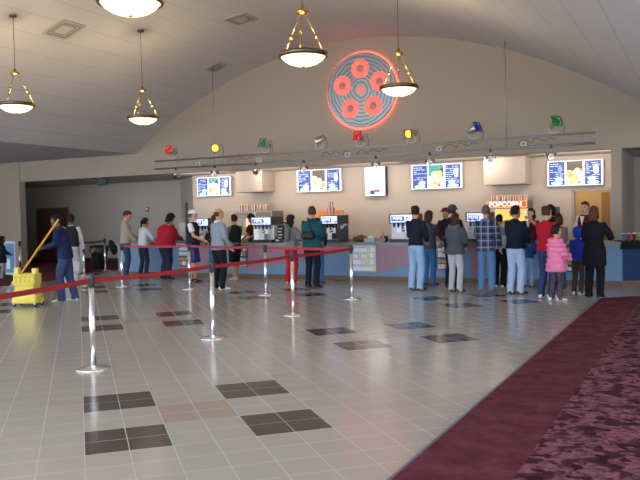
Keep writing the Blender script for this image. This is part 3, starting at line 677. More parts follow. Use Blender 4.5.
belt('p3', 'p5', 'red belt between the third and last stanchion of the near row'); belt('p5', 'p4', 'red belt joining the two rows in front of the man in teal', zb=.95); belt('p4', 'p7', 'red belt in front of the man in grey, far row', za=.95, zb=.95)
belt('p7', 'p6', 'red belt in front of the red jacket and white shirt', za=.95, zb=.95); belt('p8', 'p9', 'dark red belt between the two stanchions by the waste bin', BELTD); belt('p10', 'p8', 'short dark belt behind the janitor', BELTD)

# ---------------------------------------------------------------- left side things
YEL = mat('yellow_plastic', '#dfcf5a', .4, var=.05, bscale=8); YELD = mat('yellow_handle', '#d99a1e', .4)
t = thing('mop_bucket', 'yellow wheeled mop bucket with wringer in front of the janitor', 'mop bucket', (-11.17, 9.85, 0), .35); t.scale = (.93, .93, 1)
def rrect(w, d, z, r=.05, n=4):
    pts = []
    for cx, cy, a0 in ((w-r, d-r, 0), (-w+r, d-r, PI/2), (-w+r, -d+r, PI), (w-r, -d+r, 1.5*PI)):
        for k in range(n+1): pts.append((cx+r*math.cos(a0+k*PI/2/n), cy+r*math.sin(a0+k*PI/2/n), z))
    return pts
mb = MB(); mb.rings([rrect(.255, .18, .06), rrect(.27, .19, .09), rrect(.24, .175, .2), rrect(.2, .165, .36), rrect(.215, .175, .38), rrect(.2, .16, .38), rrect(.18, .145, .2), rrect(.18, .14, .1)], YEL); bk = mb.build('bucket', t)
for k in range(3):
    mb = MB(); mb.box((-.12, -.19+.012*k, .12+.07*k), (.12, -.165+.012*k, .15+.07*k), YEL, bev=.008); mb.build('rib', bk)
mb = MB(); mb.rings([rrect(.2, .15, .37), rrect(.225, .17, .42), rrect(.225, .17, .60), rrect(.205, .15, .60), rrect(.19, .14, .42)], YEL); w_ = mb.build('wringer', t)
for k in range(4):
    mb = MB(); mb.box((-.17+.09*k, -.178, .44), (-.12+.09*k, -.166, .57), mat('yellow_slot', '#c4ae2c', .5)); mb.build('wringer_slot', w_)
mb = MB(); mb.box((-.26, -.05, .56), (-.16, .05, .72), YEL, bev=.02); mb.box((.12, -.06, .56), (.22, .06, .70), YEL, bev=.02); mb.build('wringer_bracket', t)
for sx in (-.22, .22):
    for sy in (-.14, .14):
        mb = MB(); mb.lathe([(.008, -.018), (.034, -.018), (.036, 0), (.034, .018), (.008, .018)], (sx, sy, .036), BLACKP, 14, M=Matrix.Rotation(PI/2, 4, 'X')); mb.box((sx-.012, sy-.022, .036), (sx+.012, sy+.022, .075), STEEL); mb.build('caster', t)
MOP = [(-11.62, 10.03, .5), (-11.02, 10.2, 1.25), (-10.78, 10.27, 1.58)]
a, b = V(MOP[0]), V(MOP[2]); dm = (b-a).normalized()
t = thing('mop', 'mop with a long yellow handle standing in the yellow bucket, held by the janitor', 'mop', tuple(a))
mb = MB(); mb.tube([(0, 0, 0), tuple(b-a)], .019, YELD, 10, round_=True); mb.build('handle', t)
mb = MB(); mb.tube([tuple(-dm*.1), tuple(dm*.06)], [.035, .03], mat('mop_clamp', '#d8c23a', .5), 10); mb.build('clamp', t)
mb = MB(); r = random.Random(4)
for k in range(26):
    aa = r.random()*6.28; mb.tube([tuple(-dm*.06), tuple(-dm*.12+V((.05*math.cos(aa), .04*math.sin(aa), .02))), tuple(-dm*.13+V((.07*math.cos(aa), .06*math.sin(aa), -.06)))], .009, mat('mop_yarn', '#cdbb6a', .9), 5)
mb.build('mop_head', t)
# waste bin with a bag
t = thing('waste_bin', 'dark green waste bin by the grey corridor wall with a black liner', 'bin', (-17.25, 18.1, .01))
mb = MB(); mb.lathe([(.01, 0), (.22, 0), (.27, .66), (.29, .68), (.29, .72), (.26, .72), (.21, .05), (.01, .05)], (0, 0, 0), mat('bin_green', '#2a3a3a', .5), 24); mb.build('barrel', t)
mb = MB(); 
mb.rings([[((.30+.015*math.sin(k*2.3)+dr)*math.cos(2*PI*k/24), (.30+.015*math.sin(k*2.3)+dr)*math.sin(2*PI*k/24), z+.03*math.sin(k*1.7)*(z < .7)) for k in range(24)] for dr, z in ((.005, .55), (.0, .66), (.0, .74), (-.04, .75), (-.05, .6))], mat('black_liner', '#17181b', .35), False); mb.build('liner', t)
t = thing('jacket_on_belt', 'black jacket slung over the stanchion beside the waste bin', 'jacket', (-16.42, 17.62, .58))
mb = MB(); mb.rings([[(.07*w*math.cos(a)+cx, .12*w*math.sin(a)+.05, z) for a in [2*PI*k/14 for k in range(14)]] for w, z, cx in ((.5, -.1, .2), (1.1, .02, .19), (1.3, .16, .15), (1.0, .28, .1), (.5, .36, .06))], mat('black_cloth', '#1d1e24', .9, bump=.5, bscale=25)); mb.build('cloth', t)
# standees: printed boards on the floor
def standee(loc, rz, lab, c):
    t = thing('display_standee', lab, 'display board', loc, rz)
    mb = MB(); mb.box((-.3, -.015, .03), (.3, .015, 1.0), mat('standee_white', '#c9d4dc', .5), bev=.004); mb.build('board', t)
    mb = MB(); mb.box((-.26, -.019, .1), (.26, -.014, .94), mat(*c)); mb.box((-.2, -.021, .2), (.0, -.018, .5), mat('standee_pale', '#dfe6ee', .5)); mb.ell((.08, -.018, .68), (.12, .004, .14), mat('standee_teal', '#4f8aa4', .5)); mb.build('print', t)
    
    for s in (-1, 1): mb = MB(); mb.box((s*.225-.025, -.16, 0), (s*.225+.025, .16, .03), BLACKP); mb.build('foot', t)
standee((-17.78, 15.1, .012), -.25, 'blue and white display board by the left column', ('standee_blue', '#5f8fc4', .5))
standee((-16.82, 16.6, .012), .6, 'pale blue display board behind the janitor, right of him', ('standee_pale_blue', '#9fb3c6', .5))
# ================================================================ people
def evalmesh(me, voxel, smooth=3, dec=1.0, fac=.5):
    o = bpy.data.objects.new('work', me); COL.objects.link(o)
    r = o.modifiers.new('r', 'REMESH'); r.mode = 'VOXEL'; r.voxel_size = voxel; r.use_smooth_shade = True
    if smooth: q = o.modifiers.new('s', 'SMOOTH'); q.iterations = smooth; q.factor = fac
    if dec < 1: d = o.modifiers.new('d', 'DECIMATE'); d.ratio = dec
    dg = bpy.context.evaluated_depsgraph_get(); dg.update()
    out = bpy.data.meshes.new_from_object(o.evaluated_get(dg))
    bpy.data.objects.remove(o); bpy.data.meshes.remove(me)
    return out
def crumple(me, amp, sc, seed, stretch=(1, 1, .55)):
    off = V((seed*3.1, seed*1.7, seed*.9)); nm = [v.normal.copy() for v in me.vertices]
    for v, n_ in zip(me.vertices, nm):
        p = V((v.co.x*stretch[0], v.co.y*stretch[1], v.co.z*stretch[2]))*sc+off
        v.co += n_*amp*(noise.noise(p)+.5*noise.noise(p*2.3))
def ik(a, b, l1, l2, pole):
    d = b-a; L = min(d.length, (l1+l2)*.995); b2 = a+d.normalized()*L
    x = (l1*l1-l2*l2+L*L)/(2*L); h = math.sqrt(max(0, l1*l1-x*x)); dn = d.normalized()
    p = pole-dn*pole.dot(dn); p.normalize()
    return a+dn*x+p*h, b2
ARM = {'hang': (.29, .02, .80), 'hang_fwd': (.26, .14, .84), 'counter': (.17, .40, 1.03), 'pocket': (.25, .12, .93), 'chest': (.07, .27, 1.2), 'front': (.10, .30, 1.02), 'low': (.06, .26, .95), 'face': (.08, .22, 1.5), 'up': (.3, .2, 1.7), 'hip': (.23, .02, 1.0)}
SKIN = {'light': mat('skin_light', '#c89878', .55, var=.05, bscale=9), 'tan': mat('skin_tan', '#b07c5c', .55, var=.05, bscale=9), 'dark': mat('skin_dark', '#5a3c2e', .5, var=.05, bscale=9)}
LIP = mat('lips', '#a4584e', .5); EYEW = mat('eye_white', '#d8d2cc', .3); EYED = mat('eye_dark', '#241a16', .25); SOLE = mat('shoe_sole', '#d9d9d6', .6)
def ering(c, rx, ry, X, Y, n=16):
    return [c+X*(rx*math.cos(2*PI*k/n))+Y*(ry*math.sin(2*PI*k/n)) for k in range(n)]
def cloth(name, c, r=.85): return mat(name, c, r, bump=.25, bscale=45, var=.08, spec=.2)
def person(lab, x, y, h, rz, sex='m', skin='light', top=('shirt', 'cloth', '#888888'), bottom=('jeans', '#456'), hair=('short', '#2a2018'), shoe='#26221f', arms=('hang', 'hang'), lean=0., side=0., yaw=0., pitch=0., fat=1., feet=None, hem=None, sleeve=1., seed=1, child=False, cat='person', z0=0., extras=None):
    """body faces local +Y; arms = right, left wrist targets (name or point)"""
    k = h/1.75
    t = thing('person', lab, cat, (x, y, z0), rz); t.scale = (k, k, k)
    rr = random.Random(seed)
    wd = (.94 if sex == 'f' else 1.0)*(.9 if child else 1.)
    hs = 1.25 if child else 1.05
    # --- skeleton
    P0 = V((0, 0, .97))
    def tp(p):
        p = V(p)
        if p.z <= .95: return p
        s = min(1, max(0, (p.z-.95)/.25)); s = s*s*(3-2*s)
        q = p-P0; q = Matrix.Rotation(-lean*s, 3, 'X') @ (Matrix.Rotation(side*s, 3, 'Y') @ q)
        return P0+q
    sw = .185*wd
    sh = {1: tp((sw*.97, -.005, 1.395)), -1: tp((-sw*.97, -.005, 1.395))}
    neck = tp((0, -.012, 1.46)); hb = tp((0, .005, 1.50))
    HR = Matrix.Rotation(yaw, 3, 'Z') @ Matrix.Rotation(-(lean*.55+pitch), 3, 'X')
    hc = hb+Matrix.Rotation(-(lean*.8+pitch*.5), 3, 'X') @ V((0, .022, .118*hs))
    def hp(p): return hc+HR @ (V(p)*hs)
    W, Eb = {}, {}
    for s, a in ((1, arms[0]), (-1, arms[1])):
        q = ARM[a] if isinstance(a, str) else a
        tgt = V((s*abs(q[0]) if isinstance(a, str) else q[0], q[1], q[2]))
        if isinstance(a, str) and a.startswith('hang') and lean > .2: tgt += V((0, .25*lean, 0))
        pole = V((s*.55, -.6, -.5)) if tgt.z < 1.55 else V((s*.8, -.2, -.4))
        Eb[s], W[s] = ik(sh[s], tgt, .285, .255, pole)
    if feet is None:
        a = .09+.02*rr.random(); d = .05*(rr.random()-.5)
        feet = [(a, d, .18), (-a, -d, .18)]
    hip = {1: V((.088*wd, 0, .90)), -1: V((-.088*wd, 0, .90))}; K, A = {}, {}
    for s, f in zip((1, -1), feet):
        an = V((f[0], f[1]-.03, .085+(f[3] if len(f) > 3 else 0)))
        K[s], A[s] = ik(hip[s], an, .42, .405, V((s*.12, 1, 0)))
    # --- body (one continuous surface)
    mb = MB()
    tor = [(.80, .09, .075, 0), (.88, .145, .105, 0), (.97, .15, .10, 0), (1.08, .128, .085, .005), (1.2, .145, .095, .005), (1.32, .16, .10, 0), (1.40, .145, .085, -.01), (1.455, .075, .06, -.012)]
    mb.rings([[tp((rx*wd*fat*math.cos(2*PI*q/16), cy+ry*fat*math.sin(2*PI*q/16), z)) for q in range(16)] for z, rx, ry, cy in tor])
    mb.tube([tp((0, -.015, 1.42)), neck, hb, hp((0, -.02, -.02))], [.062*wd, .056*wd, .053*wd, .05*wd], n=12)
    hd = [(-.118, .026, .062, .0), (-.108, .040, .080, -.01), (-.085, .050, .084, -.045), (-.05, .060, .087, -.075), (-.01, .068, .086, -.094), (.025, .072, .088, -.102), (.06, .069, .084, -.100), (.09, .056, .062, -.082), (.108, .036, .036, -.055), (.117, .012, .0, -.022)]
    mb.rings([[hp((rx*math.cos(2*PI*q/20), (yf+yb)/2+(yf-yb)/2*math.sin(2*PI*q/20), z)) for q in range(20)] for z, rx, yf, yb in hd])
    mb.tube([hp((0, .075, .012)), hp((0, .103, -.035)), hp((0, .085, -.045))], [.010, .0165, .012], n=8)      # nose
    mb.ell(hp((0, .078, .024)), (.045, .014, .009), M=HR*hs); mb.ell(hp((0, .083, -.072)), (.024, .010, .009), M=HR*hs)   # brow, mouth
    for s in (1, -1): mb.ell(hp((s*.073, -.012, -.008)), (.010, .022, .034), M=HR*hs, seg=10, rng=6)       # ears
    for s in (1, -1):
        mb.tube([sh[s]-V((s*.05, 0, .02)), sh[s], (sh[s]*.5+Eb[s]*.5), Eb[s], Eb[s]*.6+W[s]*.4, W[s]], [.05, .052, .046, .038, .038, .027], n=12)
        d = (W[s]-Eb[s]).normalized(); up = V((0, 0, 1)); lat = d.cross(up)
        if lat.length < .3: lat = V((0, 1, 0))
        lat.normalize(); pal = lat.cross(d).normalized()
        if abs(d.z) > .75: lat, pal = V((0, 1, 0)), V((-s, 0, 0))
        c = W[s]+d*.05
        mb.tube([W[s]-d*.01, W[s]+d*.03, W[s]+d*.085], [.026, .036, .036], n=12, flat=None)
        for q, (o_, L) in enumerate(((-.028, .062), (-.009, .075), (.010, .07), (.028, .055))):
            b = W[s]+d*.08+lat*o_; m1 = b+d*L*.5-pal*.006; e = m1+d*L*.35-pal*.025
            mb.tube([b-d*.03, b, m1, e], [.0105, .0105, .0098, .009], n=8, round_=True)
        tb = W[s]+d*.03-lat*.03 if True else 0
        mb.tube([tb, tb-lat*.025+d*.03-pal*.01, tb-lat*.03+d*.06-pal*.02], [.013, .0115, .010], n=8, round_=True)
        mb.tube([hip[s]+V((0, 0, .03)), hip[s]-V((0, 0, .08)), hip[s]*.5+K[s]*.5, K[s], K[s]*.68+A[s]*.32-V((0, .012, 0)), A[s], A[s]-V((0, 0, .03))], [.085*fat, .082*fat, .066, .05, .052, .034, .036], n=14)
        fy = feet[0 if s == 1 else 1][2]; fd = V((s*math.sin(fy), math.cos(fy), 0)); b = A[s]-V((0, 0, .05))
        mb.tube([b-fd*.05, b+fd*.04, b+fd*.14], [.034, .036, .028], n=12)
    me = evalmesh(mb.mesh('body'), .0085, 2, .45)
    sk = SKIN[skin]
    for m_ in (sk, LIP, EYEW, EYED): me.materials.append(m_)
    inv = HR.inverted()
    for p in me.polygons:
        q = (inv @ (p.center-hc))/hs
        if q.y > .05 and abs(q.z) < .11:
            if abs(abs(q.x)-.031) < .013 and abs(q.z-.006) < .009: p.material_index = 3 if abs(abs(q.x)-.031) < .007 else 2
            elif abs(q.z+.072) < .008 and abs(q.x) < .024 and q.y > .075: p.material_index = 1
    bd = bpy.data.objects.new('body', me); COL.objects.link(bd); bd.parent = t
    # --- trousers / shorts / skirt
    def part(name, mb, vox, m, sm=4, cr=.006, csc=9, dec=.6, stretch=(1, 1, .55)):
        me = evalmesh(mb.mesh(name), vox, sm, dec)
        if cr: crumple(me, cr, csc, seed, stretch)
        me.materials.clear(); me.materials.append(m)
        o = bpy.data.objects.new(name, me); COL.objects.link(o); o.parent = t
        return o
    bn, bc = bottom[0], bottom[1]; bf = bottom[2] if len(bottom) > 2 else 1.0
    bm_ = bc if not isinstance(bc, str) else cloth(bn+bc, bc)
    mb = MB()
    mb.rings([[tp((rx*wd*fat*math.cos(2*PI*q/18), cy+ry*fat*math.sin(2*PI*q/18), z)) for q in range(18)] for z, rx, ry, cy in [(.78, .08, .08, 0), (.82, .155, .115, -.005), (.90, .172, .128, -.01), (.98, .162, .115, -.003), (1.03, .148, .102, 0)]])
    for s in (1, -1):
        if bn == 'shorts': mb.tube([hip[s]+V((0, 0, .02)), hip[s]-V((0, 0, .1)), K[s]*.75+hip[s]*.25, K[s]-V((0, 0, .0))], [.1*fat, .1*fat, .095, .098], n=14)
        else:
            lo = A[s]+V((0, .01, -.055))
            mb.tube([hip[s]+V((0, 0, .02)), hip[s]-V((0, 0, .09)), hip[s]*.45+K[s]*.55, K[s], K[s]*.6+A[s]*.4-V((0, .008, 0)), A[s]+V((0, .0, .03)), lo], [.1*fat, .097*fat, .08*bf, .068*bf, .066*bf, .06*bf, .066*bf], n=14)
    part(bn, mb, .014, bm_)
    # --- shoes
    sm_ = mat('shoe'+shoe, shoe, .5)
    for s, f in zip((1, -1), feet):
        fd = V((s*math.sin(f[2]), math.cos(f[2]), 0)); sd = V((fd.y, -fd.x, 0)); lift = V((0, 0, f[3] if len(f) > 3 else 0)); b = V((f[0], f[1], 0))+lift
        mb = MB(); sec = [(-.095, .030, .05), (-.085, .038, .085), (-.02, .04, .10), (.04, .043, .075), (.10, .047, .055), (.145, .042, .045), (.17, .022, .035)]
        mb.rings([[b+fd*a+sd*(w_*math.cos(2*PI*q/14))+V((0, 0, .012+(hh-.012)*(.5+.5*math.sin(2*PI*q/14)))) for q in range(14)] for a, w_, hh in sec], sm_)
        o = mb.build('shoe', t)
        mb = MB(); mb.rings([[b+fd*a+sd*(w_*1.04*math.cos(2*PI*q/14))+V((0, 0, z+.006*math.sin(2*PI*q/14))) for q in range(14)] for a, w_, z in [(-.098, .026, .012), (-.085, .038, .012), (-.02, .038, .012), (.04, .042, .012), (.10, .047, .012), (.145, .042, .012), (.172, .02, .014)]], SOLE if shoe.lower() > '#a' else sm_)
        mb.build('sole', o)
    # --- top garment
    tn, tc = top[0], top[1]; bulk = top[2] if len(top) > 2 else 1.0
    tm = tc if not isinstance(tc, str) else cloth(tn+tc, tc)
    z0_ = hem if hem is not None else .90
    wst = (.138 if sex == 'f' else .152); hp_ = .182 if sex == 'f' else .172
    def tr(z):
        pts = [(.50, hp_*1.08, .15), (.80, hp_, .14), (.92, hp_*.99, .133), (1.06, wst, .112), (1.18, wst+.012, .118), (1.30, .18, .124), (1.375, .176, .108), (1.425, .128, .088), (1.465, .078, .068), (1.485, .066, .062)]
        for (za, a, b), (zb, c, d) in zip(pts, pts[1:]):
            if z <= zb: f = (z-za)/(zb-za); return a+(c-a)*f, b+(d-b)*f
        return pts[-1][1:]
    zs = sorted(set([z0_, z0_+.02] + [z for z in (.62, .72, .82, .92, 1.0, 1.08, 1.18, 1.26, 1.33, 1.385, 1.43, 1.465, 1.485) if z > z0_+.03]))
    mb = MB()
    def blk(z): return 1+(bulk-1)*(1 if z < 1.36 else max(0, (1.47-z)/.11))
    mb.rings([[tp((tr(z)[0]*wd*(fat if z < 1.36 else 1)*blk(z)*math.cos(2*PI*q/20), (-.01 if z > 1.36 else 0)+tr(z)[1]*(fat if z < 1.4 else 1)*blk(z)*(1.08 if (sex == 'f' and 1.2 < z < 1.33 and math.sin(2*PI*q/20) > .3) else 1)*math.sin(2*PI*q/20), z)) for q in range(20)] for z in zs])
    for s in (1, -1):
        if sleeve <= 0: continue
        a = sh[s]-V((s*.05, 0, .015)); sb = 1+(bulk-1)*.9
        if sleeve >= 1: mb.tube([a, sh[s], sh[s]*.5+Eb[s]*.5, Eb[s], Eb[s]*.5+W[s]*.5, W[s]-(W[s]-Eb[s])*.04], [.055, .064*sb**.6, .062*sb, .055*sb, .049*sb, .043*sb], n=14)
        elif sleeve > .5: e = Eb[s].lerp(W[s], .15); mb.tube([a, sh[s], sh[s]*.5+Eb[s]*.5, Eb[s], e], [.055, .064*sb**.6, .062*sb, .055*sb, .054*sb], n=14)
        else: mb.tube([a, sh[s], sh[s].lerp(Eb[s], .65)], [.055, .066*sb**.6, .066*sb], n=14)
    g_ = part(tn, mb, .014, tm, 4, .010 if top[0] != 'puffer_jacket' else 0, 8)
    if tn == 'puffer_jacket':
        for v_ in g_.data.vertices: pass
        nm = [v_.normal.copy() for v_ in g_.data.vertices]
        for v_, q in zip(g_.data.vertices, nm): v_.co += q*(.042*abs(math.sin(v_.co.z*PI/.115))+.012*noise.noise(v_.co*12))
    # --- hair
    hn, hcol = hair[0], hair[1]
    if hn != 'none':
        hm = mat('hair'+hcol, hcol, .6, bump=.6, bscale=60, var=.2, spec=.25)
        mb = MB(); N, R_ = 20, 12; rings = []
        for j in range(1, R_):
            a = -PI/2+PI*j/R_; ring = []
            for q in range(N):
                b = 2*PI*q/N; d = V((math.cos(a)*math.cos(b), math.cos(a)*math.sin(b), math.sin(a)))
                rx, ry, rz_ = {'bald': (.080, .107, .110), 'curly': (.098, .125, .132)}.get(hn, (.085, .112, .122))
                p = V((d.x*rx, -.008+d.y*ry, .015+d.z*rz_)); f = 1.
                if p.y > .025 and p.z < .062: f = .72
                elif p.z < -.055 and hn not in ('long', 'bob', 'curly'): f = .7
                elif p.y > .0 and p.z < -.01 and hn in ('short', 'bald', 'grey'): f = .78
                if hn == 'bald' and p.z > .055: f = .8
                ring.append(hp(p*f))
            rings.append(ring)
        mb.rings(rings)
        if hn == 'bun': mb.ell(hp((0, -.105, .085)), (.045, .04, .04)); 
        if hn == 'tail': mb.tube([hp((0, -.10, .04)), hp((0, -.14, .0)), hp((0, -.135, -.08)), hp((0, -.12, -.16))], [.03, .034, .028, .012], n=10)
        if hn == 'updo': mb.ell(hp((0, -.075, .075)), (.07, .065, .06))
        if hn in ('long', 'bob', 'curly'):
            dn = -.23 if hn == 'long' else -.12
            mb.rings([[hp((rx*math.cos(2*PI*q/16), yc+ry*math.sin(2*PI*q/16), z)) for q in range(16)] for z, rx, ry, yc in [(.05, .083, .07, -.05), (-.03, .092, .07, -.05), (dn*.6, .096, .06, -.06), (dn, .085, .045, -.07), (dn-.015, .05, .03, -.07)]])
        part('hair', mb, .011, hm, 2, .008 if hn != 'curly' else .016, 28, .6, (1, 1, 1))
    ctx = dict(t=t, hp=hp, tp=tp, W=W, E=Eb, K=K, A=A, sh=sh, part=part, k=k, HR=HR, hs=hs)
    if extras: extras(ctx)
    return t
# ---- extras
def cap_hat(c, vis=True, back=False):
    def f(x):
        mb = MB(); hp = x['hp']; s = -1 if back else 1
        mb.rings([[hp((rx*math.cos(2*PI*q/20), -.008+ry*math.sin(2*PI*q/20), z)) for q in range(20)] for z, rx, ry in [(.035, .088, .114), (.05, .09, .116), (.09, .082, .104), (.12, .058, .072), (.135, .02, .026)]], mat('cap'+c, c, .8))
        o = mb.build('cap', x['t'])
        if vis:
            mb = MB(); n_ = 12
            a = [hp((.08*math.cos(PI*q/n_), s*(.06+.125*math.sin(PI*q/n_)), .045-.015*math.sin(PI*q/n_))) for q in range(n_+1)]
            mb.prism(a, x['HR'] @ V((0, 0, .008)), mat('cap'+c, c, .8)); mb.build('visor', o)
    return f
def collar(c, r=.073):
    def f(x):
        mb = MB(); mb.rings([[x['tp']((rr_*math.cos(2*PI*q/18), -.012+rr_*.95*math.sin(2*PI*q/18), z+.012*math.sin(2*PI*q/18))) for q in range(18)] for z, rr_ in [(1.455, r+.012), (1.50, r), (1.50, r-.01), (1.455, r-.005)]], cloth('collar'+c, c), False, closed=True); mb.build('collar', x['t'])
    return f
def vest(c, hem=.9, fat=1.):
    def f(x):
        tp = x['tp']; mb = MB()
        mb.rings([[tp((rx*fat*math.cos(2*PI*q/20), ry*fat*math.sin(2*PI*q/20), z)) for q in range(20)] for z, rx, ry in [(hem, .19, .15), (1.0, .183, .14), (1.15, .18, .14), (1.3, .19, .146), (1.39, .17, .125), (1.44, .125, .10), (1.465, .095, .083)]])
        x['part']('vest', mb, .014, cloth('vest'+c, c), 3, .008, 8)
    return f
def hood(c):
    def f(x):
        tp = x['tp']; mb = MB()
        mb.tube([tp((.085, .02, 1.47)), tp((.10, -.06, 1.47)), tp((.05, -.13, 1.43)), tp((0, -.145, 1.40)), tp((-.05, -.13, 1.43)), tp((-.10, -.06, 1.47)), tp((-.085, .02, 1.47))], [.03, .042, .055, .062, .055, .042, .03], n=12)
        x['part']('hood', mb, .013, cloth('hood'+c, c), 3, .008, 10)
    return f
def bowtie(x):
    tp = x['tp']; mb = MB()
    for s in (-1, 1): mb.prism([tp((0, .075, 1.445)), tp((s*.05, .08, 1.468)), tp((s*.05, .08, 1.425))], (0, .012, 0), mat('bow_black', '#17171b', .6))
    mb.build('bow_tie', x['t'])
def vee(x):
    tp = x['tp']; mb = MB(); m_ = cloth('shirt_front', '#e6e2dc')
    mb.prism([tp((-.05, .13, 1.43)), tp((.05, .13, 1.43)), tp((0, .15, 1.22))], (0, .014, 0), m_); mb.build('shirt_front', x['t'])
def beanie_hood(c):
    def f(x):
        mb = MB(); hp = x['hp']; R_ = []
        for j in range(1, 10):
            a = -PI/2+PI*j/10; ring = []
            for q in range(18):
                b = 2*PI*q/18; d = V((math.cos(a)*math.cos(b), math.cos(a)*math.sin(b), math.sin(a))); p = V((d.x*.1, -.012+d.y*.128, -.0+d.z*.14))
                if p.y > .05 and p.z < .07: p *= .7
                ring.append(hp(p))
            R_.append(ring)
        mb.rings(R_); x['part']('hood', mb, .013, cloth('hoodup'+c, c), 2, .006, 12)
    return f
def both(*fs):
    def f(x):
        for q in fs: q(x)
    return f
def stripes(c, hemz=.5):
    def f(x):
        K = x['K'][1]; mb = MB(); mb.box(K+V((.07, -.03, -.0)), K+V((.085, .04, .3)), mat('side_stripe'+c, c, .7)); mb.build('side_stripe', x['t'])
    return f
# plaid
PLAID = mat('blue_plaid_flannel', '#3a466e', .9); n = NT(PLAID); sp = n.n('ShaderNodeSeparateXYZ'); n.t.links.new(n.obj(), sp.inputs[0])
def band(c, per, w, off=0.):
    f = n.m('FRACT', n.m('DIVIDE', n.m('ADD', c, 10.+off), per)); return n.m('LESS_THAN', f, w)
c = n.mix(n.m('MULTIPLY', n.m('ADD', band(sp.outputs[0], .14, .5), band(sp.outputs[2], .14, .5)), .45), lin('#46568a'), lin('#1a2038'))
c = n.mix(n.m('MINIMUM', n.m('ADD', band(sp.outputs[0], .14, .14, .03), band(sp.outputs[2], .14, .14, .03)), .7), c, lin('#a9a4a8')); n.t.links.new(c, n.b.inputs['Base Color'])
CAMO = mat('dark_patterned_leggings', '#3a3040', .9); n = NT(CAMO)
n.t.links.new(n.ramp(n.noise(n.obj(), 30., 2.), [(.45, lin('#2a2438')), (.55, lin('#5a5064'))]), n.b.inputs['Base Color'])

GP = None
person('man in pale beige shirt and jeans at the left end of the counter', -13.86, 15.55, 1.80, -.9, top=('shirt', '#a89f92', 1.15), bottom=('jeans', '#34466a', 1.1), hair=('short', '#4a2c1c'), arms=('low', 'front'), yaw=-.1, pitch=.45, seed=1)
person('woman with a dark ponytail in a white shirt near the left end of the counter', -13.36, 15.66, 1.60, -.25, 'f', 'tan', ('shirt', '#c4cad4', 1.15), ('dark_jeans', '#262e48'), ('tail', '#1c1614'), arms=('counter', 'counter'), lean=.12, sleeve=.6, hem=.93, seed=2)
person('heavy man in a red jacket bent over the left part of the counter', -12.40, 15.40, 1.72, -.3, 'm', 'tan', ('jacket', '#a01f30', 1.28), ('dark_trousers', '#272b40', 1.3), ('curly', '#15120f'), arms=('counter', 'counter'), lean=.22, fat=1.45, hem=.86, pitch=.35, seed=3)
person('man in a white cap and navy vest over a white T-shirt', -11.04, 14.75, 1.76, -1.25, top=('t_shirt', '#d4d8de'), bottom=('shorts', '#2b3a7c', 1.05), hair=('short', '#5a4632'), shoe='#24262b', arms=('front', 'chest'), sleeve=.45, fat=1.12, extras=both(cap_hat('#d6dbe2'), vest('#1d2438', .88, 1.12), stripes('#b02a3c')), seed=4)
person('brown-haired woman in dark clothes and blue jeans facing the man in the white cap', -10.72, 15.22, 1.62, 1.2, 'f', 'tan', ('dark_top', '#2e2a30'), ('jeans', '#3f6ea0'), ('bob', '#3a2416'), arms=('chest', 'front'), seed=5)
person('balding man in a grey sweatshirt, black trousers and white shoes, back turned', -9.36, 13.42, 1.76, -.35, top=('sweatshirt', '#8b94a6', 1.1), bottom=('black_trousers', '#1b1c22', 1.1), hair=('bald', '#4a2a1c'), shoe='#e8e8ea', arms=('pocket', 'front'), fat=1.1, hem=.86, yaw=-.25, extras=collar('#e6e8ec'), seed=6)
person('young man in black shorts and a grey-sleeved dark top with a yellow print', -10.46, 15.7, 1.63, 1.15, 'm', 'tan', ('top', '#6a675f'), ('shorts', '#17181d'), ('short', '#17120f'), shoe='#b9bcc4', arms=('front', 'chest'), feet=[(.13, .18, .3), (-.1, -.06, .1)], extras=vest('#1c1c22', 1.0), seed=7)
def b_pack(ctx): pass
person('young person in red trousers and black cap wearing a patterned backpack', -8.49, 15.05, 1.59, -.25, 'f', 'tan', ('hooded_top', '#8b8e96'), ('red_trousers', '#b81a2c', 1.1), ('long', '#16120f'), shoe='#b9b4b0', arms=('counter', 'counter'), extras=cap_hat('#17171b', True, True), seed=8)
person('man in a teal jacket and dark trousers with a waist pack, back turned', -7.54, 14.29, 1.76, .05, top=('jacket', '#1f505a', 1.2), bottom=('dark_trousers', '#171a26', 1.1), hair=('short', '#4a3222'), arms=('front', 'front'), hem=.83, yaw=.65, fat=1.1, extras=collar('#1c3c48', .078), seed=9)
person('person in blue jeans standing half hidden beyond the man in the teal jacket', -7.93, 15.3, 1.5, .1, 'f', 'light', ('dark_jacket', '#1c2230'), ('jeans', '#3c6496'), ('short', '#2c1e14'), arms=('front', 'front'), seed=10)
person('woman in a black sweater and pale blue jeans with her dark hair up', -5.24, 14.46, 1.71, -.15, 'f', 'light', ('sweater', '#1c2030', 1.06), ('pale_jeans', '#8fb0d6', 1.16), ('updo', '#2a1a16'), arms=('front', 'front'), hem=.93, seed=11)
person('curly-haired woman in a grey vest and blue jeans beside the black sweater', -5.30, 15.45, 1.60, -.2, 'f', 'light', ('top', '#4b5262', 1.08), ('jeans', '#3c6aa0', 1.1), ('curly', '#40281c'), arms=('counter', 'counter'), hem=.88, extras=vest('#464e5e', .86), seed=12)
person('man in a black jacket and dark grey cap behind the grey jacket', -4.68, 15.12, 1.72, -.2, 'm', 'light', ('jacket', '#161a26', 1.12), ('black_trousers', '#191d2a'), ('short', '#33302e'), arms=('hang_fwd', 'front'), extras=cap_hat('#45423f', True), seed=13)
person('person in a grey hooded jacket and pale grey trousers, back turned', -4.36, 14.29, 1.55, -.15, 'f', 'light', ('hooded_jacket', '#4b4f57', 1.32), ('pale_trousers', '#a9adb6', 1.08), ('bob', '#3e1f18'), shoe='#20232b', arms=('front', 'front'), hem=.84, extras=hood('#5c6068'), seed=14)
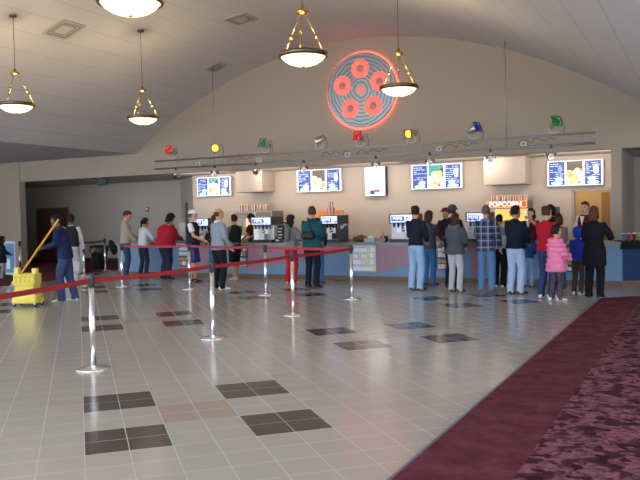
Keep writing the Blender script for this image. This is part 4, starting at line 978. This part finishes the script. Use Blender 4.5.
person('grey-haired man in a blue plaid shirt and jeans, back turned', -3.84, 14.64, 1.69, .1, 'm', 'light', ('plaid_shirt', PLAID, 1.18), ('jeans', '#5a80ae', 1.12), ('grey', '#5b5450'), shoe='#6a5244', arms=('hang_fwd', 'front'), hem=.82, seed=15)
person('woman in a pale blue top and black trousers beyond the plaid shirt', -3.78, 15.45, 1.50, -.1, 'f', 'tan', ('top', '#8797b8'), ('black_trousers', '#15161c', 1.15), ('short', '#100d0c'), shoe='#c9ced6', arms=('counter', 'counter'), hem=.92, seed=16)
person('dark-haired person in a dark navy jacket and very pale blue jeans', -3.18, 14.25, 1.67, -.35, 'm', 'tan', ('jacket', '#121c2c', 1.2), ('pale_jeans', '#a3b8dc', 1.15), ('short', '#14100e'), shoe='#23201f', arms=('front', 'front'), hem=.90, fat=1.05, yaw=-.25, seed=17)
person('child in a bright blue jacket with green hem, right of the navy jacket', -3.22, 15.55, 1.18, -.1, 'm', 'light', ('jacket', '#1f3f8a', 1.12), ('pale_jeans', '#7a9ac6'), ('short', '#1a1410'), shoe='#1c1c22', arms=('front', 'front'), child=True, extras=lambda x: (lambda mb: (mb.rings([[x['tp']((r*math.cos(2*PI*q/18)*1.25, r*math.sin(2*PI*q/18), z)) for q in range(18)] for r, z in ((.158, .88), (.160, .915), (.154, .915), (.152, .88))], mat('green_hem', '#2f8a4a', .7), False, closed=True), mb.build('hem_band', x['t'])))(MB()), seed=18)
person('woman with her brown hair in a bun, in a red jacket, jeans and white shoes', -2.52, 13.75, 1.64, -.45, 'f', 'light', ('red_jacket', '#a8182a', 1.12), ('jeans', '#2b3f68', 1.08), ('bun', '#4a2818'), shoe='#dfe2ea', arms=('front', 'front'), hem=.90, fat=1.05, seed=19)
person('girl in a puffy pink jacket, dark leggings and white shoes', -2.30, 13.40, 1.27, -.75, 'f', 'light', ('puffer_jacket', mat('pink_quilted_nylon', '#e07aa6', .45, bump=.2, bscale=40), 1.42), ('leggings', CAMO, 1.05), ('short', '#1c1414'), shoe='#e4e7ee', arms=('front', 'low'), hem=.70, child=True, feet=[(.1, .04, .2), (-.1, -.04, .2)], extras=hood('#e083aa'), seed=20)
person('child in a royal blue hooded jacket between the pink jacket and the black coat', -2.10, 14.5, 1.22, -.3, 'm', 'light', ('jacket', '#2038a0', 1.15), ('brown_trousers', '#40342e'), ('short', '#2a1c14'), shoe='#c9c6c2', arms=('front', 'front'), child=True, extras=beanie_hood('#2440b0'), seed=21)
person('woman with a brown bob in a long black coat and black trousers beside the carpet', -1.74, 13.96, 1.62, -.1, 'f', 'light', ('long_coat', '#111319', 1.17), ('black_trousers', '#121319', 1.2), ('bob', '#54301c'), arms=((.22, .26, 1.14), 'front'), hem=.62, fat=1.08, seed=22)
person('brown-haired youth half hidden between the red jacket and the royal blue hood', -2.58, 15.35, 1.5, .5, 'f', 'light', ('top', '#8a6a5a'), ('jeans', '#2e3c58'), ('bob', '#3c2214'), arms=('front', 'chest'), seed=23)
# staff behind the counter, in maroon
MRN = '#4e1422'
person('server in maroon bending her head behind the left part of the counter', -11.03, 17.45, 1.64, 2.7, 'f', 'tan', ('polo_shirt', MRN, 1.05), ('black_trousers', '#17171b'), ('curly', '#2a100e'), arms=('front', 'front'), pitch=.4, sleeve=.45, seed=31)
person('server with a maroon cap behind the counter, seen past the black jacket', -5.55, 17.45, 1.68, 2.9, 'm', 'light', ('polo_shirt', MRN), ('black_trousers', '#17171b'), ('short', '#2a1a12'), arms=('front', 'front'), sleeve=.45, extras=cap_hat('#6a1420'), seed=32)
person('server in maroon with a hand raised to her face behind the counter', -3.52, 17.4, 1.62, 2.75, 'f', 'light', ('polo_shirt', MRN), ('black_trousers', '#17171b'), ('bob', '#1c1210'), arms=('front', 'face'), sleeve=.45, extras=vee, seed=33)
person('server with curly black hair behind the counter, left of the red jacket', -3.12, 17.6, 1.68, 2.6, 'f', 'tan', ('dark_top', '#1c1a22'), ('black_trousers', '#17171b'), ('curly', '#14100f'), arms=('front', 'front'), seed=34)
person('server in a maroon vest, white shirt and black bow tie in front of the doorway', -2.36, 17.5, 1.74, 2.75, 'm', 'light', ('white_shirt', '#d8d2cc'), ('black_trousers', '#17171b'), ('short', '#33201a'), arms=('front', 'front'), extras=both(vest('#651728', 1.0), vee, bowtie), seed=35)
# janitor and others at the left
MH = V(MOP[2])
def loc_(p, x, y, h, rz):
    q = Matrix.Rotation(-rz, 3, 'Z') @ (V(p)-V((x, y, 0))); return tuple(q/(h/1.75))
jx, jy, jh, jr = -10.99, 10.62, 1.70, 1.95
a_, b_ = V(MOP[0]), V(MOP[2]); up_ = a_.lerp(b_, .86)+V((.06, .05, 0)); lo_ = a_.lerp(b_, .52)+V((.07, .06, 0))
person('janitor in a blue sweater, jeans and white shoes holding the yellow mop', jx, jy, jh, jr, 'm', 'dark', ('sweater', '#1c2a50', 1.12), ('jeans', '#36456a', 1.2), ('short', '#120e0d'), shoe='#d4d8de', arms=(loc_(up_, jx, jy, jh, jr), loc_(lo_, jx, jy, jh, jr)), lean=.22, pitch=.15, hem=.86, feet=[(.10, -.10, .25), (-.11, .08, .2)], seed=41)
person('person in dark vest, white sleeves and pale trousers half hidden behind the janitor', -13.7, 13.45, 1.72, .6, 'm', 'dark', ('white_shirt', '#b9b8b8'), ('pale_trousers', '#a9a6a4', 1.1), ('short', '#1a1311'), shoe='#c9c9c9', arms=('hang_fwd', 'hip'), extras=vest('#2a2029', .95), seed=42)
person('child in a black hooded coat and pale trousers at the left edge', -17.28, 14.4, 1.14, -.9, 'm', 'dark', ('black_coat', '#14151c', 1.25), ('pale_trousers', '#8a8f8c'), ('short', '#15110f'), arms=('front', 'front'), hem=.66, child=True, extras=beanie_hood('#14151c'), seed=43, z0=.01)
# ---- carried things
t = thing('backpack', 'patterned grey and black backpack on the back of the person in red trousers', 'backpack', (-8.53, 14.82, 1.0), -.25)
mb = MB(); mb.box((-.14, -.09, 0), (.14, .07, .38), mat('backpack_grey', '#787b84', .8, bump=.4, bscale=30, var=.25), bev=.05); mb.build('main_pocket', t)
mb = MB(); mb.box((-.1, -.125, .02), (.1, -.085, .36), mat('backpack_black', '#16171c', .7), bev=.02)
for q in range(4): mb.box((-.07+.03*(q % 2), -.13, .06+.07*q), (.03+.03*(q % 2), -.122, .085+.07*q), mat('backpack_print', '#b9bcc4', .8))
mb.build('front_pocket', t)
for s in (-1, 1):
    mb = MB(); mb.tube([(s*.1, .05, .36), (s*.11, .1, .42), (s*.12, .2, .40)], .018, mat('backpack_black', '#16171c', .7), 8, flat=(1, .5)); mb.build('strap', t)
t = thing('waist_pack', 'black pack slung on the back of the man in the teal jacket', 'bag', (-7.52, 14.09, 1.06), .05)
mb = MB(); mb.rings([rrect(.09, .05, -.0, .04), rrect(.15, .075, .05, .06), rrect(.15, .075, .12, .06), rrect(.10, .05, .17, .04)], mat('pack_black', '#14161c', .6)); mb.build('pouch', t)
mb = MB(); mb.tube([(.08, -.0, .15), (.04, .0, .32), (-.03, .05, .46)], .014, mat('pack_black', '#14161c', .6), 8); mb.build('strap', t)
mb = MB(); mb.tube([(-.10, .0, .07), (-.20, .06, .05)], .012, mat('pack_black', '#14161c', .6), 8); mb.build('belt', t); mb = MB(); mb.tube([(.10, .0, .07), (.21, .06, .05)], .012, mat('pack_black', '#14161c', .6), 8); mb.build('belt', t)
t = thing('shoulder_bag', 'white shoulder bag hanging at the side of the woman in the pale blue top', 'bag', (-3.68, 15.25, .82), .3)
mb = MB(); mb.rings([rrect(.12, .04, 0, .03), rrect(.13, .06, .06, .04), rrect(.115, .05, .24, .03), rrect(.10, .03, .26, .02)], mat('bag_white', '#b4bccc', .6)); mb.build('bag', t)
mb = MB(); mb.tube([(-.09, 0, .25), (-.06, .0, .42), (0, .02, .5), (.06, 0, .42), (.09, 0, .25)], .01, mat('bag_white', '#b4bccc', .6), 8); mb.build('strap', t)
t = thing('shoulder_bag', 'white bag carried low by the person behind the janitor', 'bag', (-13.42, 13.3, .30), 0)
mb = MB(); mb.rings([rrect(.14, .07, 0, .05), rrect(.17, .09, .08, .06), rrect(.14, .07, .28, .05), rrect(.1, .04, .3, .03)], mat('bag_pale', '#a8a8aa', .7)); mb.build('bag', t)
mb = MB(); mb.tube([(-.1, 0, .29), (-.06, 0, .5), (.06, 0, .5), (.1, 0, .29)], .01, mat('bag_pale', '#a8a8aa', .7), 8); mb.build('handle', t)
# ================================================================ camera, light, view
cam = bpy.data.cameras.new('camera'); cam.sensor_width = 36; cam.lens = 42.2
co = bpy.data.objects.new('camera', cam); COL.objects.link(co); SC.camera = co
Rw = [(.889573, .456304, -.021134), (-.004159, -.038174, -.999262), (-.456775, .889004, -.032061)]
M = Matrix(((Rw[0][0], -Rw[1][0], -Rw[2][0]), (Rw[0][1], -Rw[1][1], -Rw[2][1]), (Rw[0][2], -Rw[1][2], -Rw[2][2]))).to_4x4()
co.matrix_world = Matrix.Translation((0, 0, 1.5518)) @ M
cam.clip_end = 200
w = bpy.data.worlds.new('daylight'); w.use_nodes = True; SC.world = w
bg = w.node_tree.nodes['Background']; bg.inputs[0].default_value = (.84, .92, 1.0, 1); bg.inputs[1].default_value = 5.2
def area(name, loc, rot, sx, sy, e, c):
    L = bpy.data.lights.new(name, 'AREA'); L.shape = 'RECTANGLE'; L.size = sx; L.size_y = sy; L.energy = e; L.color = c
    o = bpy.data.objects.new(name, L); COL.objects.link(o); o.location = loc; o.rotation_euler = rot; return o
for x in (-13.6, -10.9, -8.2, -5.5, -2.8): area('soffit_downlight', (x, 18.62, ZB-.08), (1.1, 0, 0), 1.9, .2, 15, (1, .9, .8))
area('store_room_lamp', (-3.0, 20.8, ZB-.02), (0, 0, 0), .8, .8, 26, (1, .82, .62))
S = bpy.data.lights.new('sun_through_entrance', 'SUN'); S.energy = 14; S.angle = .01; S.color = (1, .96, .9)
so = bpy.data.objects.new('sun_through_entrance', S); COL.objects.link(so); so.rotation_euler = (math.radians(36), 0, math.radians(8))
SC.view_settings.view_transform = 'Standard'; SC.view_settings.look = 'None'; SC.view_settings.exposure = .2; SC.view_settings.gamma = 1.; SC.view_settings.use_curve_mapping = False
SC.cycles.use_denoising = True
SC.cycles.max_bounces = 8; SC.cycles.diffuse_bounces = 5
